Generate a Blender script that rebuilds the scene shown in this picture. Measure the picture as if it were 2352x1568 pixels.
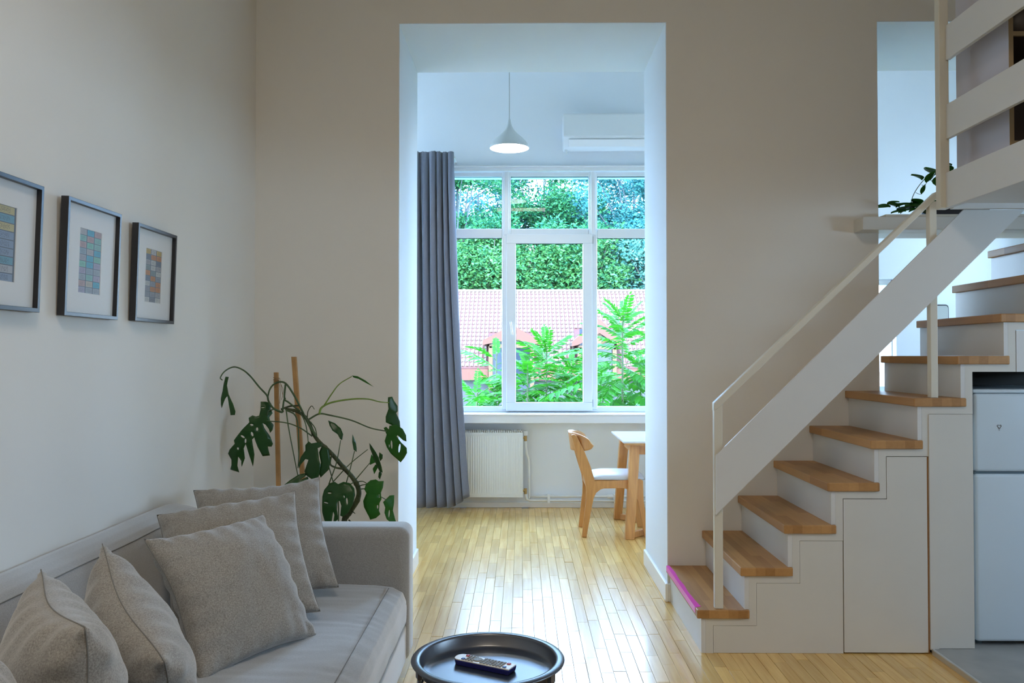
import bpy, bmesh, math, random
from mathutils import Vector, Matrix, Euler, noise
random.seed(7)
S = bpy.context.scene
COL = S.collection
for o in list(bpy.data.objects):
    bpy.data.objects.remove(o, do_unlink=True)

# ------------------------------------------------------------------ camera
F, EYE = 1890.0, 1.406
cam_d = bpy.data.cameras.new('camera')
cam = bpy.data.objects.new('camera', cam_d); COL.objects.link(cam)
cam_d.sensor_width = 36.0
cam_d.lens = 36.0 * F / 2352.0
cam_d.clip_start = 0.05; cam_d.clip_end = 400
cam.location = (0, 0, EYE)
cam.rotation_euler = (math.pi / 2 + math.atan(33 / F), 0, math.atan(21 / F))
S.camera = cam
ROT = cam.rotation_euler.to_matrix()

# ------------------------------------------------------------------ sky
W = bpy.data.worlds.new('world'); S.world = W; W.use_nodes = True
nt = W.node_tree; nt.nodes.clear()
wo = nt.nodes.new('ShaderNodeOutputWorld'); bg = nt.nodes.new('ShaderNodeBackground')
tc = nt.nodes.new('ShaderNodeTexCoord'); sx = nt.nodes.new('ShaderNodeSeparateXYZ'); rp = nt.nodes.new('ShaderNodeValToRGB')
nt.links.new(tc.outputs['Generated'], sx.inputs[0]); nt.links.new(sx.outputs['Z'], rp.inputs[0])
rp.color_ramp.elements[0].position = 0.0; rp.color_ramp.elements[0].color = (0.58, 0.785, 1.0, 1)
rp.color_ramp.elements[1].position = 1.0; rp.color_ramp.elements[1].color = (0.28, 0.53, 1.0, 1)
nt.links.new(rp.outputs[0], bg.inputs[0]); bg.inputs[1].default_value = 22.0
nt.links.new(bg.outputs[0], wo.inputs[0])

# ------------------------------------------------------------------ sun and large lights
sd = bpy.data.lights.new('sun', 'SUN'); sd.energy = 7.0; sd.angle = 0.01; sd.color = (1.0, 0.95, 0.86)
so = bpy.data.objects.new('sun', sd); COL.objects.link(so)
so.rotation_euler = Vector((0.0, 0.62, -0.80)).to_track_quat('-Z', 'Y').to_euler()

def area(name, loc, target, sx_, sy_, power, color):
    d = bpy.data.lights.new(name, 'AREA'); d.shape = 'RECTANGLE'; d.size = sx_; d.size_y = sy_
    d.energy = power; d.color = color
    o = bpy.data.objects.new(name, d); COL.objects.link(o); o.location = loc
    o.rotation_euler = (Vector(target) - Vector(loc)).to_track_quat('-Z', 'Y').to_euler()
    return o
area('ceiling_fill_light', (0.0, 0.5, 4.12), (0.0, 0.5, 0.0), 0.9, 0.9, 48, (1.0, 0.88, 0.73))  # added unseen lamp that gives the front room its warm fill
def portal(loc, target, sx_, sy_):
    o = area('window_portal', loc, target, sx_, sy_, 1, (1, 1, 1)); o.data.cycles.is_portal = True
portal((0.27, 7.85, 2.06), (0.27, 0, 2.06), 2.3, 2.5)       # daylight through the bay window
portal((2.95, 7.85, 1.5), (2.95, 0, 1.5), 1.1, 1.4)         # through the kitchen-side window
portal((4.95, 1.8, 1.7), (0, 1.8, 1.7), 2.4, 0.5)           # through the unseen kitchen window placed under the loft
portal((-2.05, 7.0, 3.25), (0, 7.0, 3.25), 0.8, 0.4)       # unseen high window added to brighten the bay, left
portal((4.95, 6.6, 2.25), (0, 6.6, 2.25), 0.8, 1.1)           # unseen window added to brighten the bay, right

S.view_settings.view_transform = 'Standard'
S.view_settings.look = 'None'
S.view_settings.exposure = 0.1
S.view_settings.gamma = 1.0
S.view_settings.use_curve_mapping = False
S.cycles.diffuse_bounces = 5
S.cycles.max_bounces = 10
S.cycles.use_adaptive_sampling = True
S.cycles.adaptive_threshold = 0.02
S.cycles.transparent_max_bounces = 16
S.cycles.sample_clamp_indirect = 6.0
S.cycles.caustics_reflective = False
S.cycles.caustics_refractive = False

# ------------------------------------------------------------------ picture -> place (each point gets its own real distance)
def ray(x, y): return ROT @ Vector(((x - 1176) / F, -(y - 784) / F, -1.0))
O0 = Vector((0, 0, EYE))
def pY(x, y, Y): d = ray(x, y); return O0 + d * (Y / d.y)
def pZ(x, y, z): d = ray(x, y); return O0 + d * ((z - EYE) / d.z)
def pX(x, y, X): d = ray(x, y); return O0 + d * (X / d.x)

# ------------------------------------------------------------------ materials
def mat(name, color, rough=0.6, metal=0.0, spec=0.5, noise_amt=0.0, noise_scale=8.0, bump=0.0, bump_scale=40.0, emit=None, emit_s=0.0, coat=0.0):
    m = bpy.data.materials.new(name); m.use_nodes = True
    t = m.node_tree; b = t.nodes['Principled BSDF']
    b.inputs['Base Color'].default_value = (*color, 1); b.inputs['Roughness'].default_value = rough
    b.inputs['Metallic'].default_value = metal; b.inputs['Specular IOR Level'].default_value = spec
    if coat: b.inputs['Coat Weight'].default_value = coat; b.inputs['Coat Roughness'].default_value = max(0.08, rough * .8)
    c = t.nodes.new('ShaderNodeTexCoord')
    if noise_amt > 0:
        n = t.nodes.new('ShaderNodeTexNoise'); n.inputs['Scale'].default_value = noise_scale; n.inputs['Detail'].default_value = 5
        t.links.new(c.outputs['Object'], n.inputs['Vector'])
        r = t.nodes.new('ShaderNodeValToRGB')
        lo = [max(0, v * (1 - noise_amt)) for v in color]; hi = [min(1, v * (1 + noise_amt)) for v in color]
        r.color_ramp.elements[0].position = 0.3; r.color_ramp.elements[0].color = (*lo, 1)
        r.color_ramp.elements[1].position = 0.7; r.color_ramp.elements[1].color = (*hi, 1)
        t.links.new(n.outputs['Fac'], r.inputs[0]); t.links.new(r.outputs[0], b.inputs['Base Color'])
    if bump > 0:
        n2 = t.nodes.new('ShaderNodeTexNoise'); n2.inputs['Scale'].default_value = bump_scale; n2.inputs['Detail'].default_value = 4
        t.links.new(c.outputs['Object'], n2.inputs['Vector'])
        bp = t.nodes.new('ShaderNodeBump'); bp.inputs['Strength'].default_value = bump; bp.inputs['Distance'].default_value = 0.01
        t.links.new(n2.outputs['Fac'], bp.inputs['Height']); t.links.new(bp.outputs[0], b.inputs['Normal'])
    if emit:
        b.inputs['Emission Color'].default_value = (*emit, 1); b.inputs['Emission Strength'].default_value = emit_s
    return m

def wood(name, c_lo, c_hi, rough=0.4, axis='Y', scale=3.0, stretch=14.0, per_object=True, obj_var=0.25, coat=0.0, attr=None):
    """stretched-noise grain along an axis, with one tone per piece"""
    m = bpy.data.materials.new(name); m.use_nodes = True; t = m.node_tree; b = t.nodes['Principled BSDF']
    b.inputs['Roughness'].default_value = rough
    if coat: b.inputs['Coat Weight'].default_value = coat; b.inputs['Coat Roughness'].default_value = 0.12
    g = t.nodes.new('ShaderNodeNewGeometry'); mp = t.nodes.new('ShaderNodeMapping')
    sc = [scale * stretch] * 3; sc['XYZ'.index(axis)] = scale
    mp.inputs['Scale'].default_value = sc
    t.links.new(g.outputs['Position'], mp.inputs['Vector'])
    n = t.nodes.new('ShaderNodeTexNoise'); n.inputs['Scale'].default_value = 1.0; n.inputs['Detail'].default_value = 6; n.inputs['Distortion'].default_value = 0.6
    t.links.new(mp.outputs[0], n.inputs['Vector'])
    r = t.nodes.new('ShaderNodeValToRGB')
    r.color_ramp.elements[0].position = 0.3; r.color_ramp.elements[0].color = (*c_lo, 1)
    r.color_ramp.elements[1].position = 0.72; r.color_ramp.elements[1].color = (*c_hi, 1)
    t.links.new(n.outputs['Fac'], r.inputs[0])
    hs = t.nodes.new('ShaderNodeHueSaturation')
    t.links.new(r.outputs[0], hs.inputs['Color'])
    mr = t.nodes.new('ShaderNodeMapRange'); mr.inputs['To Min'].default_value = 1 - obj_var; mr.inputs['To Max'].default_value = 1 + obj_var
    if attr:
        a = t.nodes.new('ShaderNodeAttribute'); a.attribute_name = attr; t.links.new(a.outputs['Fac'], mr.inputs['Value'])
    else:
        oi = t.nodes.new('ShaderNodeObjectInfo'); t.links.new(oi.outputs['Random'], mr.inputs['Value'])
    t.links.new(mr.outputs[0], hs.inputs['Value']); t.links.new(hs.outputs[0], b.inputs['Base Color'])
    return m

def blockwood(name, c_lo, c_hi, rough=0.45):
    """butcher-block treads: staves of different tone running across the stair"""
    m = bpy.data.materials.new(name); m.use_nodes = True; t = m.node_tree; b = t.nodes['Principled BSDF']
    b.inputs['Roughness'].default_value = rough
    tc_ = t.nodes.new('ShaderNodeTexCoord'); oi = t.nodes.new('ShaderNodeObjectInfo')
    add = t.nodes.new('ShaderNodeVectorMath'); add.operation = 'ADD'
    sc_ = t.nodes.new('ShaderNodeVectorMath'); sc_.operation = 'SCALE'; sc_.inputs['Scale'].default_value = 0.37
    t.links.new(oi.outputs['Location'], sc_.inputs[0])
    t.links.new(tc_.outputs['Object'], add.inputs[0]); t.links.new(sc_.outputs[0], add.inputs[1])
    mp = t.nodes.new('ShaderNodeMapping'); mp.inputs['Scale'].default_value = (22.0, 1.9, 0.0)
    t.links.new(add.outputs[0], mp.inputs['Vector'])
    sep = t.nodes.new('ShaderNodeSeparateXYZ'); t.links.new(mp.outputs[0], sep.inputs[0])
    fx = t.nodes.new('ShaderNodeMath'); fx.operation = 'FLOOR'; t.links.new(sep.outputs['X'], fx.inputs[0])
    sh = t.nodes.new('ShaderNodeMath'); sh.operation = 'MULTIPLY_ADD'; sh.inputs[1].default_value = 0.618; t.links.new(fx.outputs[0], sh.inputs[0]); t.links.new(sep.outputs['Y'], sh.inputs[2])
    fy = t.nodes.new('ShaderNodeMath'); fy.operation = 'FLOOR'; t.links.new(sh.outputs[0], fy.inputs[0])
    cb = t.nodes.new('ShaderNodeCombineXYZ'); t.links.new(fx.outputs[0], cb.inputs[0]); t.links.new(fy.outputs[0], cb.inputs[1])
    wn = t.nodes.new('ShaderNodeTexWhiteNoise'); wn.noise_dimensions = '2D'; t.links.new(cb.outputs[0], wn.inputs['Vector'])
    mp2 = t.nodes.new('ShaderNodeMapping'); mp2.inputs['Scale'].default_value = (60, 4, 60); t.links.new(add.outputs[0], mp2.inputs['Vector'])
    n = t.nodes.new('ShaderNodeTexNoise'); n.inputs['Scale'].default_value = 1; n.inputs['Detail'].default_value = 5; t.links.new(mp2.outputs[0], n.inputs['Vector'])
    mx = t.nodes.new('ShaderNodeMath'); mx.operation = 'MULTIPLY_ADD'; mx.inputs[1].default_value = 0.6; t.links.new(wn.outputs['Value'], mx.inputs[0])
    ms = t.nodes.new('ShaderNodeMath'); ms.operation = 'MULTIPLY'; ms.inputs[1].default_value = 0.4; t.links.new(n.outputs['Fac'], ms.inputs[0]); t.links.new(ms.outputs[0], mx.inputs[2])
    r = t.nodes.new('ShaderNodeValToRGB'); r.color_ramp.elements[0].position = 0.12; r.color_ramp.elements[0].color = (*c_lo, 1)
    r.color_ramp.elements[1].position = 0.85; r.color_ramp.elements[1].color = (*c_hi, 1)
    t.links.new(mx.outputs[0], r.inputs[0]); t.links.new(r.outputs[0], b.inputs['Base Color'])
    return m

def fabric(name, c, c2, scale=420.0, bump=0.35, sheen=0.25):
    m = bpy.data.materials.new(name); m.use_nodes = True; t = m.node_tree; b = t.nodes['Principled BSDF']
    b.inputs['Roughness'].default_value = 0.95; b.inputs['Specular IOR Level'].default_value = 0.15
    b.inputs['Sheen Weight'].default_value = sheen; b.inputs['Sheen Roughness'].default_value = 0.5
    tc_ = t.nodes.new('ShaderNodeTexCoord')
    n = t.nodes.new('ShaderNodeTexNoise'); n.inputs['Scale'].default_value = scale; n.inputs['Detail'].default_value = 2
    n3 = t.nodes.new('ShaderNodeTexNoise'); n3.inputs['Scale'].default_value = 240.0; n3.inputs['Detail'].default_value = 3
    t.links.new(tc_.outputs['Object'], n.inputs['Vector']); t.links.new(tc_.outputs['Object'], n3.inputs['Vector'])
    ad = t.nodes.new('ShaderNodeMath'); ad.operation = 'ADD'; t.links.new(n.outputs['Fac'], ad.inputs[0]); t.links.new(n3.outputs['Fac'], ad.inputs[1])
    r = t.nodes.new('ShaderNodeValToRGB'); r.color_ramp.elements[0].position = 0.36; r.color_ramp.elements[0].color = (*c, 1)
    r.color_ramp.elements[1].position = 0.66; r.color_ramp.elements[1].color = (*c2, 1)
    hf = t.nodes.new('ShaderNodeMath'); hf.operation = 'MULTIPLY'; hf.inputs[1].default_value = 0.5; t.links.new(ad.outputs[0], hf.inputs[0])
    t.links.new(hf.outputs[0], r.inputs[0]); t.links.new(r.outputs[0], b.inputs['Base Color'])
    bp = t.nodes.new('ShaderNodeBump'); bp.inputs['Strength'].default_value = bump; bp.inputs['Distance'].default_value = 0.002
    t.links.new(hf.outputs[0], bp.inputs['Height']); t.links.new(bp.outputs[0], b.inputs['Normal'])
    return m

def leafmat(name, c, c2, trans=0.35, rough=0.4, spec=0.5):
    m = bpy.data.materials.new(name); m.use_nodes = True; t = m.node_tree
    b = t.nodes['Principled BSDF']; out = t.nodes['Material Output']; b.inputs['Roughness'].default_value = rough; b.inputs['Specular IOR Level'].default_value = spec
    g = t.nodes.new('ShaderNodeNewGeometry'); r = t.nodes.new('ShaderNodeValToRGB')
    r.color_ramp.elements[0].color = (*c, 1); r.color_ramp.elements[1].color = (*c2, 1)
    t.links.new(g.outputs['Random Per Island'], r.inputs[0])
    t.links.new(r.outputs[0], b.inputs['Base Color'])
    tr = t.nodes.new('ShaderNodeBsdfTranslucent'); t.links.new(r.outputs[0], tr.inputs['Color'])
    mx = t.nodes.new('ShaderNodeMixShader'); mx.inputs[0].default_value = trans
    t.links.new(b.outputs[0], mx.inputs[1]); t.links.new(tr.outputs[0], mx.inputs[2]); t.links.new(mx.outputs[0], out.inputs['Surface'])
    return m

def glassmat(name, tint=(1, 1, 1), refl=1.0, rough=0.0):
    m = bpy.data.materials.new(name); m.use_nodes = True; t = m.node_tree; out = t.nodes['Material Output']
    t.nodes.remove(t.nodes['Principled BSDF'])
    tr = t.nodes.new('ShaderNodeBsdfTransparent'); tr.inputs[0].default_value = (*tint, 1)
    gl = t.nodes.new('ShaderNodeBsdfGlossy'); gl.inputs['Roughness'].default_value = rough
    fr = t.nodes.new('ShaderNodeFresnel'); fr.inputs['IOR'].default_value = 1.45
    ml = t.nodes.new('ShaderNodeMath'); ml.operation = 'MULTIPLY'; ml.inputs[1].default_value = refl; t.links.new(fr.outputs[0], ml.inputs[0])
    ge = t.nodes.new('ShaderNodeNewGeometry'); iv = t.nodes.new('ShaderNodeMath'); iv.operation = 'SUBTRACT'; iv.inputs[0].default_value = 1.0
    t.links.new(ge.outputs['Backfacing'], iv.inputs[1])          # a pane reflects once, on the side the ray enters
    m2 = t.nodes.new('ShaderNodeMath'); m2.operation = 'MULTIPLY'; t.links.new(ml.outputs[0], m2.inputs[0]); t.links.new(iv.outputs[0], m2.inputs[1])
    mx = t.nodes.new('ShaderNodeMixShader'); t.links.new(m2.outputs[0], mx.inputs[0])
    t.links.new(tr.outputs[0], mx.inputs[1]); t.links.new(gl.outputs[0], mx.inputs[2]); t.links.new(mx.outputs[0], out.inputs['Surface'])
    return m

def printmat(name, pal, nx, nz, seed, w, h):
    """flat collage print: a grid of little paper labels, 3 to a row, in the local Y/Z plane"""
    m = bpy.data.materials.new(name); m.use_nodes = True; t = m.node_tree; b = t.nodes['Principled BSDF']; b.inputs['Roughness'].default_value = 0.8
    tc_ = t.nodes.new('ShaderNodeTexCoord'); sep = t.nodes.new('ShaderNodeSeparateXYZ'); t.links.new(tc_.outputs['Object'], sep.inputs[0])
    def math_(op, a, bb=None, v=None):
        n = t.nodes.new('ShaderNodeMath'); n.operation = op
        t.links.new(a, n.inputs[0])
        if bb is not None: t.links.new(bb, n.inputs[1])
        if v is not None: n.inputs[1].default_value = v
        return n.outputs[0]
    gz = math_('MULTIPLY', math_('ADD', sep.outputs['Z'], v=h / 2), v=nz / h); fz = math_('FLOOR', gz)
    gy = math_('MULTIPLY', math_('ADD', sep.outputs['Y'], v=w / 2), v=nx / w); fy = math_('FLOOR', gy)
    cb = t.nodes.new('ShaderNodeCombineXYZ'); t.links.new(fy, cb.inputs[0]); t.links.new(fz, cb.inputs[1]); cb.inputs[2].default_value = seed
    wn = t.nodes.new('ShaderNodeTexWhiteNoise'); wn.noise_dimensions = '3D'; t.links.new(cb.outputs[0], wn.inputs['Vector'])
    r = t.nodes.new('ShaderNodeValToRGB'); r.color_ramp.interpolation = 'CONSTANT'
    el = r.color_ramp.elements
    while len(el) < len(pal): el.new(0.5)
    for i, c in enumerate(pal): el[i].position = i / len(pal); el[i].color = (*c, 1)
    t.links.new(wn.outputs['Value'], r.inputs[0])
    uz = math_('ABSOLUTE', math_('SUBTRACT', math_('FRACT', gz), v=0.5)); uy = math_('ABSOLUTE', math_('SUBTRACT', math_('FRACT', gy), v=0.5))
    mxm = math_('MAXIMUM', uz, uy)
    edge = math_('GREATER_THAN', mxm, v=0.44)
    nz_ = t.nodes.new('ShaderNodeTexNoise'); nz_.inputs['Scale'].default_value = 260; nz_.inputs['Detail'].default_value = 2; t.links.new(tc_.outputs['Object'], nz_.inputs['Vector'])
    inner = math_('MULTIPLY', math_('LESS_THAN', mxm, v=0.30), math_('GREATER_THAN', nz_.outputs['Fac'], v=0.52))
    m1 = t.nodes.new('ShaderNodeMixRGB'); m1.inputs[2].default_value = (0.13, 0.15, 0.18, 1); t.links.new(edge, m1.inputs[0]); t.links.new(r.outputs[0], m1.inputs[1])
    m2 = t.nodes.new('ShaderNodeMixRGB'); m2.inputs[2].default_value = (0.10, 0.11, 0.13, 1)
    hf = math_('MULTIPLY', inner, v=0.55); t.links.new(hf, m2.inputs[0]); t.links.new(m1.outputs[0], m2.inputs[1])
    t.links.new(m2.outputs[0], b.inputs['Base Color'])
    return m

MT = {}
MT['wall'] = mat('wall_paint', (0.84, 0.815, 0.765), 0.75, noise_amt=0.012, noise_scale=2.0, bump=0.03, bump_scale=60)
MT['bay'] = mat('bay_paint', (0.85, 0.90, 0.955), 0.7, noise_amt=0.012, noise_scale=2.0, bump=0.03, bump_scale=60)
MT['ceil'] = mat('ceiling_paint', (0.85, 0.84, 0.81), 0.8)
MT['white'] = mat('white_lacquer', (0.70, 0.70, 0.685), 0.35, noise_amt=0.015, noise_scale=5)
MT['panel'] = mat('cream_painted_board', (0.67, 0.65, 0.595), 0.42, noise_amt=0.02, noise_scale=4)
MT['pvc'] = mat('white_window_plastic', (0.88, 0.89, 0.90), 0.25)
MT['rubber'] = mat('dark_gasket', (0.02, 0.025, 0.03), 0.6)
MT['steel'] = mat('cream_painted_steel', (0.70, 0.66, 0.56), 0.38)
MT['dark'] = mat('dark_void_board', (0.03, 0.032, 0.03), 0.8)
MT['tread'] = blockwood('oiled_beech_block', (0.31, 0.142, 0.040), (0.54, 0.285, 0.10))
MT['chair'] = wood('warm_beech', (0.52, 0.235, 0.07), (0.70, 0.355, 0.12), 0.38, axis='Z', scale=4, stretch=9, obj_var=0.06)
MT['plank'] = wood('maple_strip', (0.66, 0.385, 0.105), (0.83, 0.54, 0.185), 0.27, axis='Y', scale=2.2, stretch=16, obj_var=0.13, coat=0.35)
MT['plankrest'] = wood('maple_strip_rest', (0.66, 0.385, 0.105), (0.83, 0.54, 0.185), 0.27, axis='Y', scale=2.2, stretch=16, obj_var=0.13, coat=0.35, attr='tone')
MT['joint'] = mat('floor_joint', (0.16, 0.10, 0.05), 0.8)
MT['sofa'] = fabric('grey_sofa_weave', (0.25, 0.245, 0.235), (0.38, 0.372, 0.36), sheen=1.0)
MT['pillow'] = fabric('grey_pillow_linen', (0.22, 0.205, 0.185), (0.42, 0.395, 0.36), scale=300, sheen=0.5)
MT['seam'] = mat('seam_thread', (0.22, 0.21, 0.195), 0.9)
MT['curtain'] = fabric('grey_curtain', (0.165, 0.172, 0.215), (0.23, 0.238, 0.29), scale=600, bump=0.1)
MT['black'] = mat('black_frame', (0.025, 0.024, 0.026), 0.32)
MT['matb'] = mat('mat_board', (0.74, 0.73, 0.71), 0.85)
MT['pglass'] = glassmat('picture_glass', (1, 1, 1), 0.28, 0.3)
MT['wglass'] = glassmat('window_glass', (0.97, 0.99, 1.0), 0.6)
MT['wglass2'] = glassmat('upper_window_glass', (0.74, 0.88, 1.0), 0.5)
MT['tray'] = mat('black_tray_metal', (0.018, 0.028, 0.055), 0.33, spec=0.6, noise_amt=0.1, noise_scale=60)
MT['tray'].node_tree.nodes['Principled BSDF'].inputs['IOR'].default_value = 2.0
MT['stem'] = mat('monstera_stem', (0.055, 0.10, 0.035), 0.5, noise_amt=0.35, noise_scale=30)
MT['stemy'] = mat('young_stem', (0.17, 0.27, 0.04), 0.5, noise_amt=0.2, noise_scale=30)
MT['trunk'] = mat('monstera_trunk', (0.06, 0.075, 0.03), 0.7, noise_amt=0.5, noise_scale=40, bump=0.5, bump_scale=70)
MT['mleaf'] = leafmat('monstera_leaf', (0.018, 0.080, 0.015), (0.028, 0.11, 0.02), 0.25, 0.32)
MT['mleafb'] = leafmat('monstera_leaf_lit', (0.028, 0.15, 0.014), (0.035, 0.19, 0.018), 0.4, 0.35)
MT['stake'] = mat('wooden_stake', (0.46, 0.25, 0.09), 0.6, noise_amt=0.18, noise_scale=14)
MT['pot'] = mat('clay_pot', (0.42, 0.40, 0.37), 0.7, noise_amt=0.08)
MT['soil'] = mat('soil', (0.05, 0.035, 0.025), 0.95, noise_amt=0.4, noise_scale=60)
MT['brass'] = mat('brass_fitting', (0.55, 0.38, 0.16), 0.35, metal=0.8)
MT['rad'] = mat('radiator_enamel', (0.84, 0.86, 0.85), 0.3)
MT['seat'] = mat('pale_seat_vinyl', (0.72, 0.74, 0.78), 0.45)
MT['ttop'] = mat('table_top_white', (0.80, 0.80, 0.80), 0.12, noise_amt=0.03)
MT['fridge'] = mat('fridge_enamel', (0.63, 0.74, 0.82), 0.28)  # white enamel; the blue tint stands in for cool kitchen light
MT['fgap'] = mat('fridge_gasket', (0.12, 0.17, 0.20), 0.5)
MT['ink'] = mat('badge_ink', (0.05, 0.04, 0.04), 0.5)
MT['tile'] = mat('grey_vinyl', (0.34, 0.345, 0.33), 0.42, noise_amt=0.12, noise_scale=7)
MT['alu'] = mat('edge_profile', (0.60, 0.62, 0.62), 0.3, metal=0.4)
MT['pink'] = mat('pink_tape', (0.85, 0.04, 0.52), 0.3)
MT['bcside'] = mat('bookcase_side', (0.62, 0.60, 0.66), 0.45)
MT['bcedge'] = mat('bookcase_edge', (0.38, 0.27, 0.15), 0.5)
MT['bcin'] = mat('bookcase_inside', (0.075, 0.05, 0.045), 0.6)
MT['leather'] = mat('dark_leather', (0.055, 0.04, 0.032), 0.45, noise_amt=0.3, noise_scale=12)
MT['lampw'] = mat('lamp_shade_white', (0.74, 0.78, 0.80), 0.4)
MT['lampe'] = mat('lamp_diffuser', (1, 1, 1), 0.5, emit=(0.93, 0.97, 1.0), emit_s=30.0)
MT['cord'] = mat('lamp_cord', (0.45, 0.46, 0.46), 0.5)
MT['acw'] = mat('air_conditioner_plastic', (0.84, 0.87, 0.90), 0.3)
MT['acd'] = mat('air_conditioner_slot', (0.25, 0.30, 0.35), 0.5)
MT['rw'] = mat('remote_top', (0.78, 0.78, 0.78), 0.35)
MT['rb'] = mat('remote_blue_side', (0.012, 0.014, 0.16), 0.3)
MT['rg'] = mat('remote_key', (0.20, 0.20, 0.19), 0.5)
MT['rr'] = mat('remote_red_key', (0.45, 0.02, 0.02), 0.4)
MT['rbl'] = mat('remote_blue_key', (0.04, 0.12, 0.40), 0.4)
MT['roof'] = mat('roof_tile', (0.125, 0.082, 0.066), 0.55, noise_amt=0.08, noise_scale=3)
MT['under'] = mat('roof_underlay', (0.075, 0.022, 0.016), 0.8)
MT['orange'] = mat('painted_bargeboard', (0.105, 0.027, 0.012), 0.55)
MT['beam'] = mat('dormer_timber', (0.10, 0.05, 0.018), 0.6)
MT['dglass'] = mat('dormer_glass', (0.015, 0.022, 0.035), 0.12)
MT['dwall'] = mat('dormer_cheek', (0.06, 0.02, 0.018), 0.7)
MT['hwall'] = mat('house_render', (0.05, 0.052, 0.055), 0.8, noise_amt=0.05)
MT['twig'] = mat('sapling_stem', (0.035, 0.05, 0.015), 0.6)
MT['sap'] = leafmat('sapling_leaf', (0.012, 0.10, 0.006), (0.030, 0.17, 0.008), 0.40, 0.45, 0.15)
MT['tree1'] = leafmat('tree_leaf', (0.022, 0.135, 0.062), (0.12, 0.33, 0.09), 0.35, 0.45, 0.2)
MT['tree2'] = leafmat('tree_leaf_cool', (0.045, 0.18, 0.16), (0.16, 0.38, 0.30), 0.35, 0.45, 0.2)
MT['bark'] = mat('bark', (0.11, 0.10, 0.085), 0.9, noise_amt=0.3, noise_scale=8)
MT['grass'] = mat('ground_green', (0.04, 0.08, 0.03), 0.95, noise_amt=0.4, noise_scale=0.8)
MT['farwall'] = mat('far_house_wall', (0.07, 0.05, 0.046), 0.8, noise_amt=0.05)
MT['mirror'] = mat('mirror_silver', (0.75, 0.80, 0.82), 0.05, metal=1.0)

# ------------------------------------------------------------------ mesh builder
class MB:
    def __init__(s): s.v = []; s.f = []
    def add(s, vs, fs):
        b = len(s.v); s.v += [tuple(v) for v in vs]; s.f += [tuple(b + i for i in f) for f in fs]; return s
    def box(s, x0, x1, y0, y1, z0, z1):
        return s.add([(x0,y0,z0),(x1,y0,z0),(x1,y1,z0),(x0,y1,z0),(x0,y0,z1),(x1,y0,z1),(x1,y1,z1),(x0,y1,z1)],
                     [(3,2,1,0),(4,5,6,7),(0,1,5,4),(1,2,6,5),(2,3,7,6),(3,0,4,7)])
    def prism(s, poly, fn, a0, a1):
        """poly: list of (u,v); fn(u,v,a)->xyz"""
        n = len(poly); vs = [fn(u, v, a0) for u, v in poly] + [fn(u, v, a1) for u, v in poly]
        return s.add(vs, [tuple(range(n)), tuple(range(2 * n - 1, n - 1, -1))] + [(i, n + i, n + (i + 1) % n, (i + 1) % n) for i in range(n)])
    def tube(s, pts, rad, n=8, cap=True):
        pts = [Vector(p) for p in pts]; m = len(pts)
        if not hasattr(rad, '__len__'): rad = [rad] * m
        vs = []; ref = None
        for i, p in enumerate(pts):
            d = (pts[min(i + 1, m - 1)] - pts[max(i - 1, 0)])
            d = d.normalized() if d.length > 1e-9 else Vector((0, 0, 1))
            if ref is None: ref = d.orthogonal().normalized()
            a = (ref - d * ref.dot(d)); a = a.normalized() if a.length > 1e-6 else d.orthogonal().normalized(); ref = a
            b = d.cross(a)
            for k in range(n):
                t = 2 * math.pi * k / n; vs.append(p + (a * math.cos(t) + b * math.sin(t)) * rad[i])
        fs = [(i * n + k, i * n + (k + 1) % n, (i + 1) * n + (k + 1) % n, (i + 1) * n + k) for i in range(m - 1) for k in range(n)]
        if cap: fs += [tuple(range(n - 1, -1, -1)), tuple((m - 1) * n + k for k in range(n))]
        return s.add(vs, fs)
    def lathe(s, prof, n=48, c=(0, 0)):
        vs = []; m = len(prof)
        for r, z in prof:
            for k in range(n): t = 2 * math.pi * k / n; vs.append((c[0] + r * math.cos(t), c[1] + r * math.sin(t), z))
        fs = [(i * n + k, i * n + (k + 1) % n, (i + 1) * n + (k + 1) % n, (i + 1) * n + k) for i in range(m - 1) for k in range(n)]
        return s.add(vs, fs)
    def grid(s, fn, nu, nv, closed_u=False):
        vs = [fn(i / nu, j / nv) for j in range(nv + 1) for i in range(nu + 1)]
        fs = [(j * (nu + 1) + i, j * (nu + 1) + i + 1, (j + 1) * (nu + 1) + i + 1, (j + 1) * (nu + 1) + i) for j in range(nv) for i in range(nu)]
        return s.add(vs, fs)
    def mesh(s, name, m=None, smooth=False):
        me = bpy.data.meshes.new(name); me.from_pydata(s.v, [], s.f); me.validate(); me.update()
        bm = bmesh.new(); bm.from_mesh(me); bmesh.ops.recalc_face_normals(bm, faces=bm.faces); bm.to_mesh(me); bm.free()
        if m is not None: me.materials.append(m)
        if smooth: me.polygons.foreach_set('use_smooth', [True] * len(me.polygons))
        return me
    def build(s, name, m, parent=None, smooth=False, bevel=0.0, seg=2, loc=None):
        o = bpy.data.objects.new(name, s.mesh(name, m, smooth)); COL.objects.link(o)
        if parent is not None: o.parent = parent
        if loc is not None: o.location = loc
        if bevel:
            b = o.modifiers.new('bevel', 'BEVEL'); b.width = bevel; b.segments = seg; b.limit_method = 'ANGLE'; b.angle_limit = 0.6
            if seg > 2: o.data.polygons.foreach_set('use_smooth', [True] * len(o.data.polygons)); b.harden_normals = False
        return o

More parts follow.
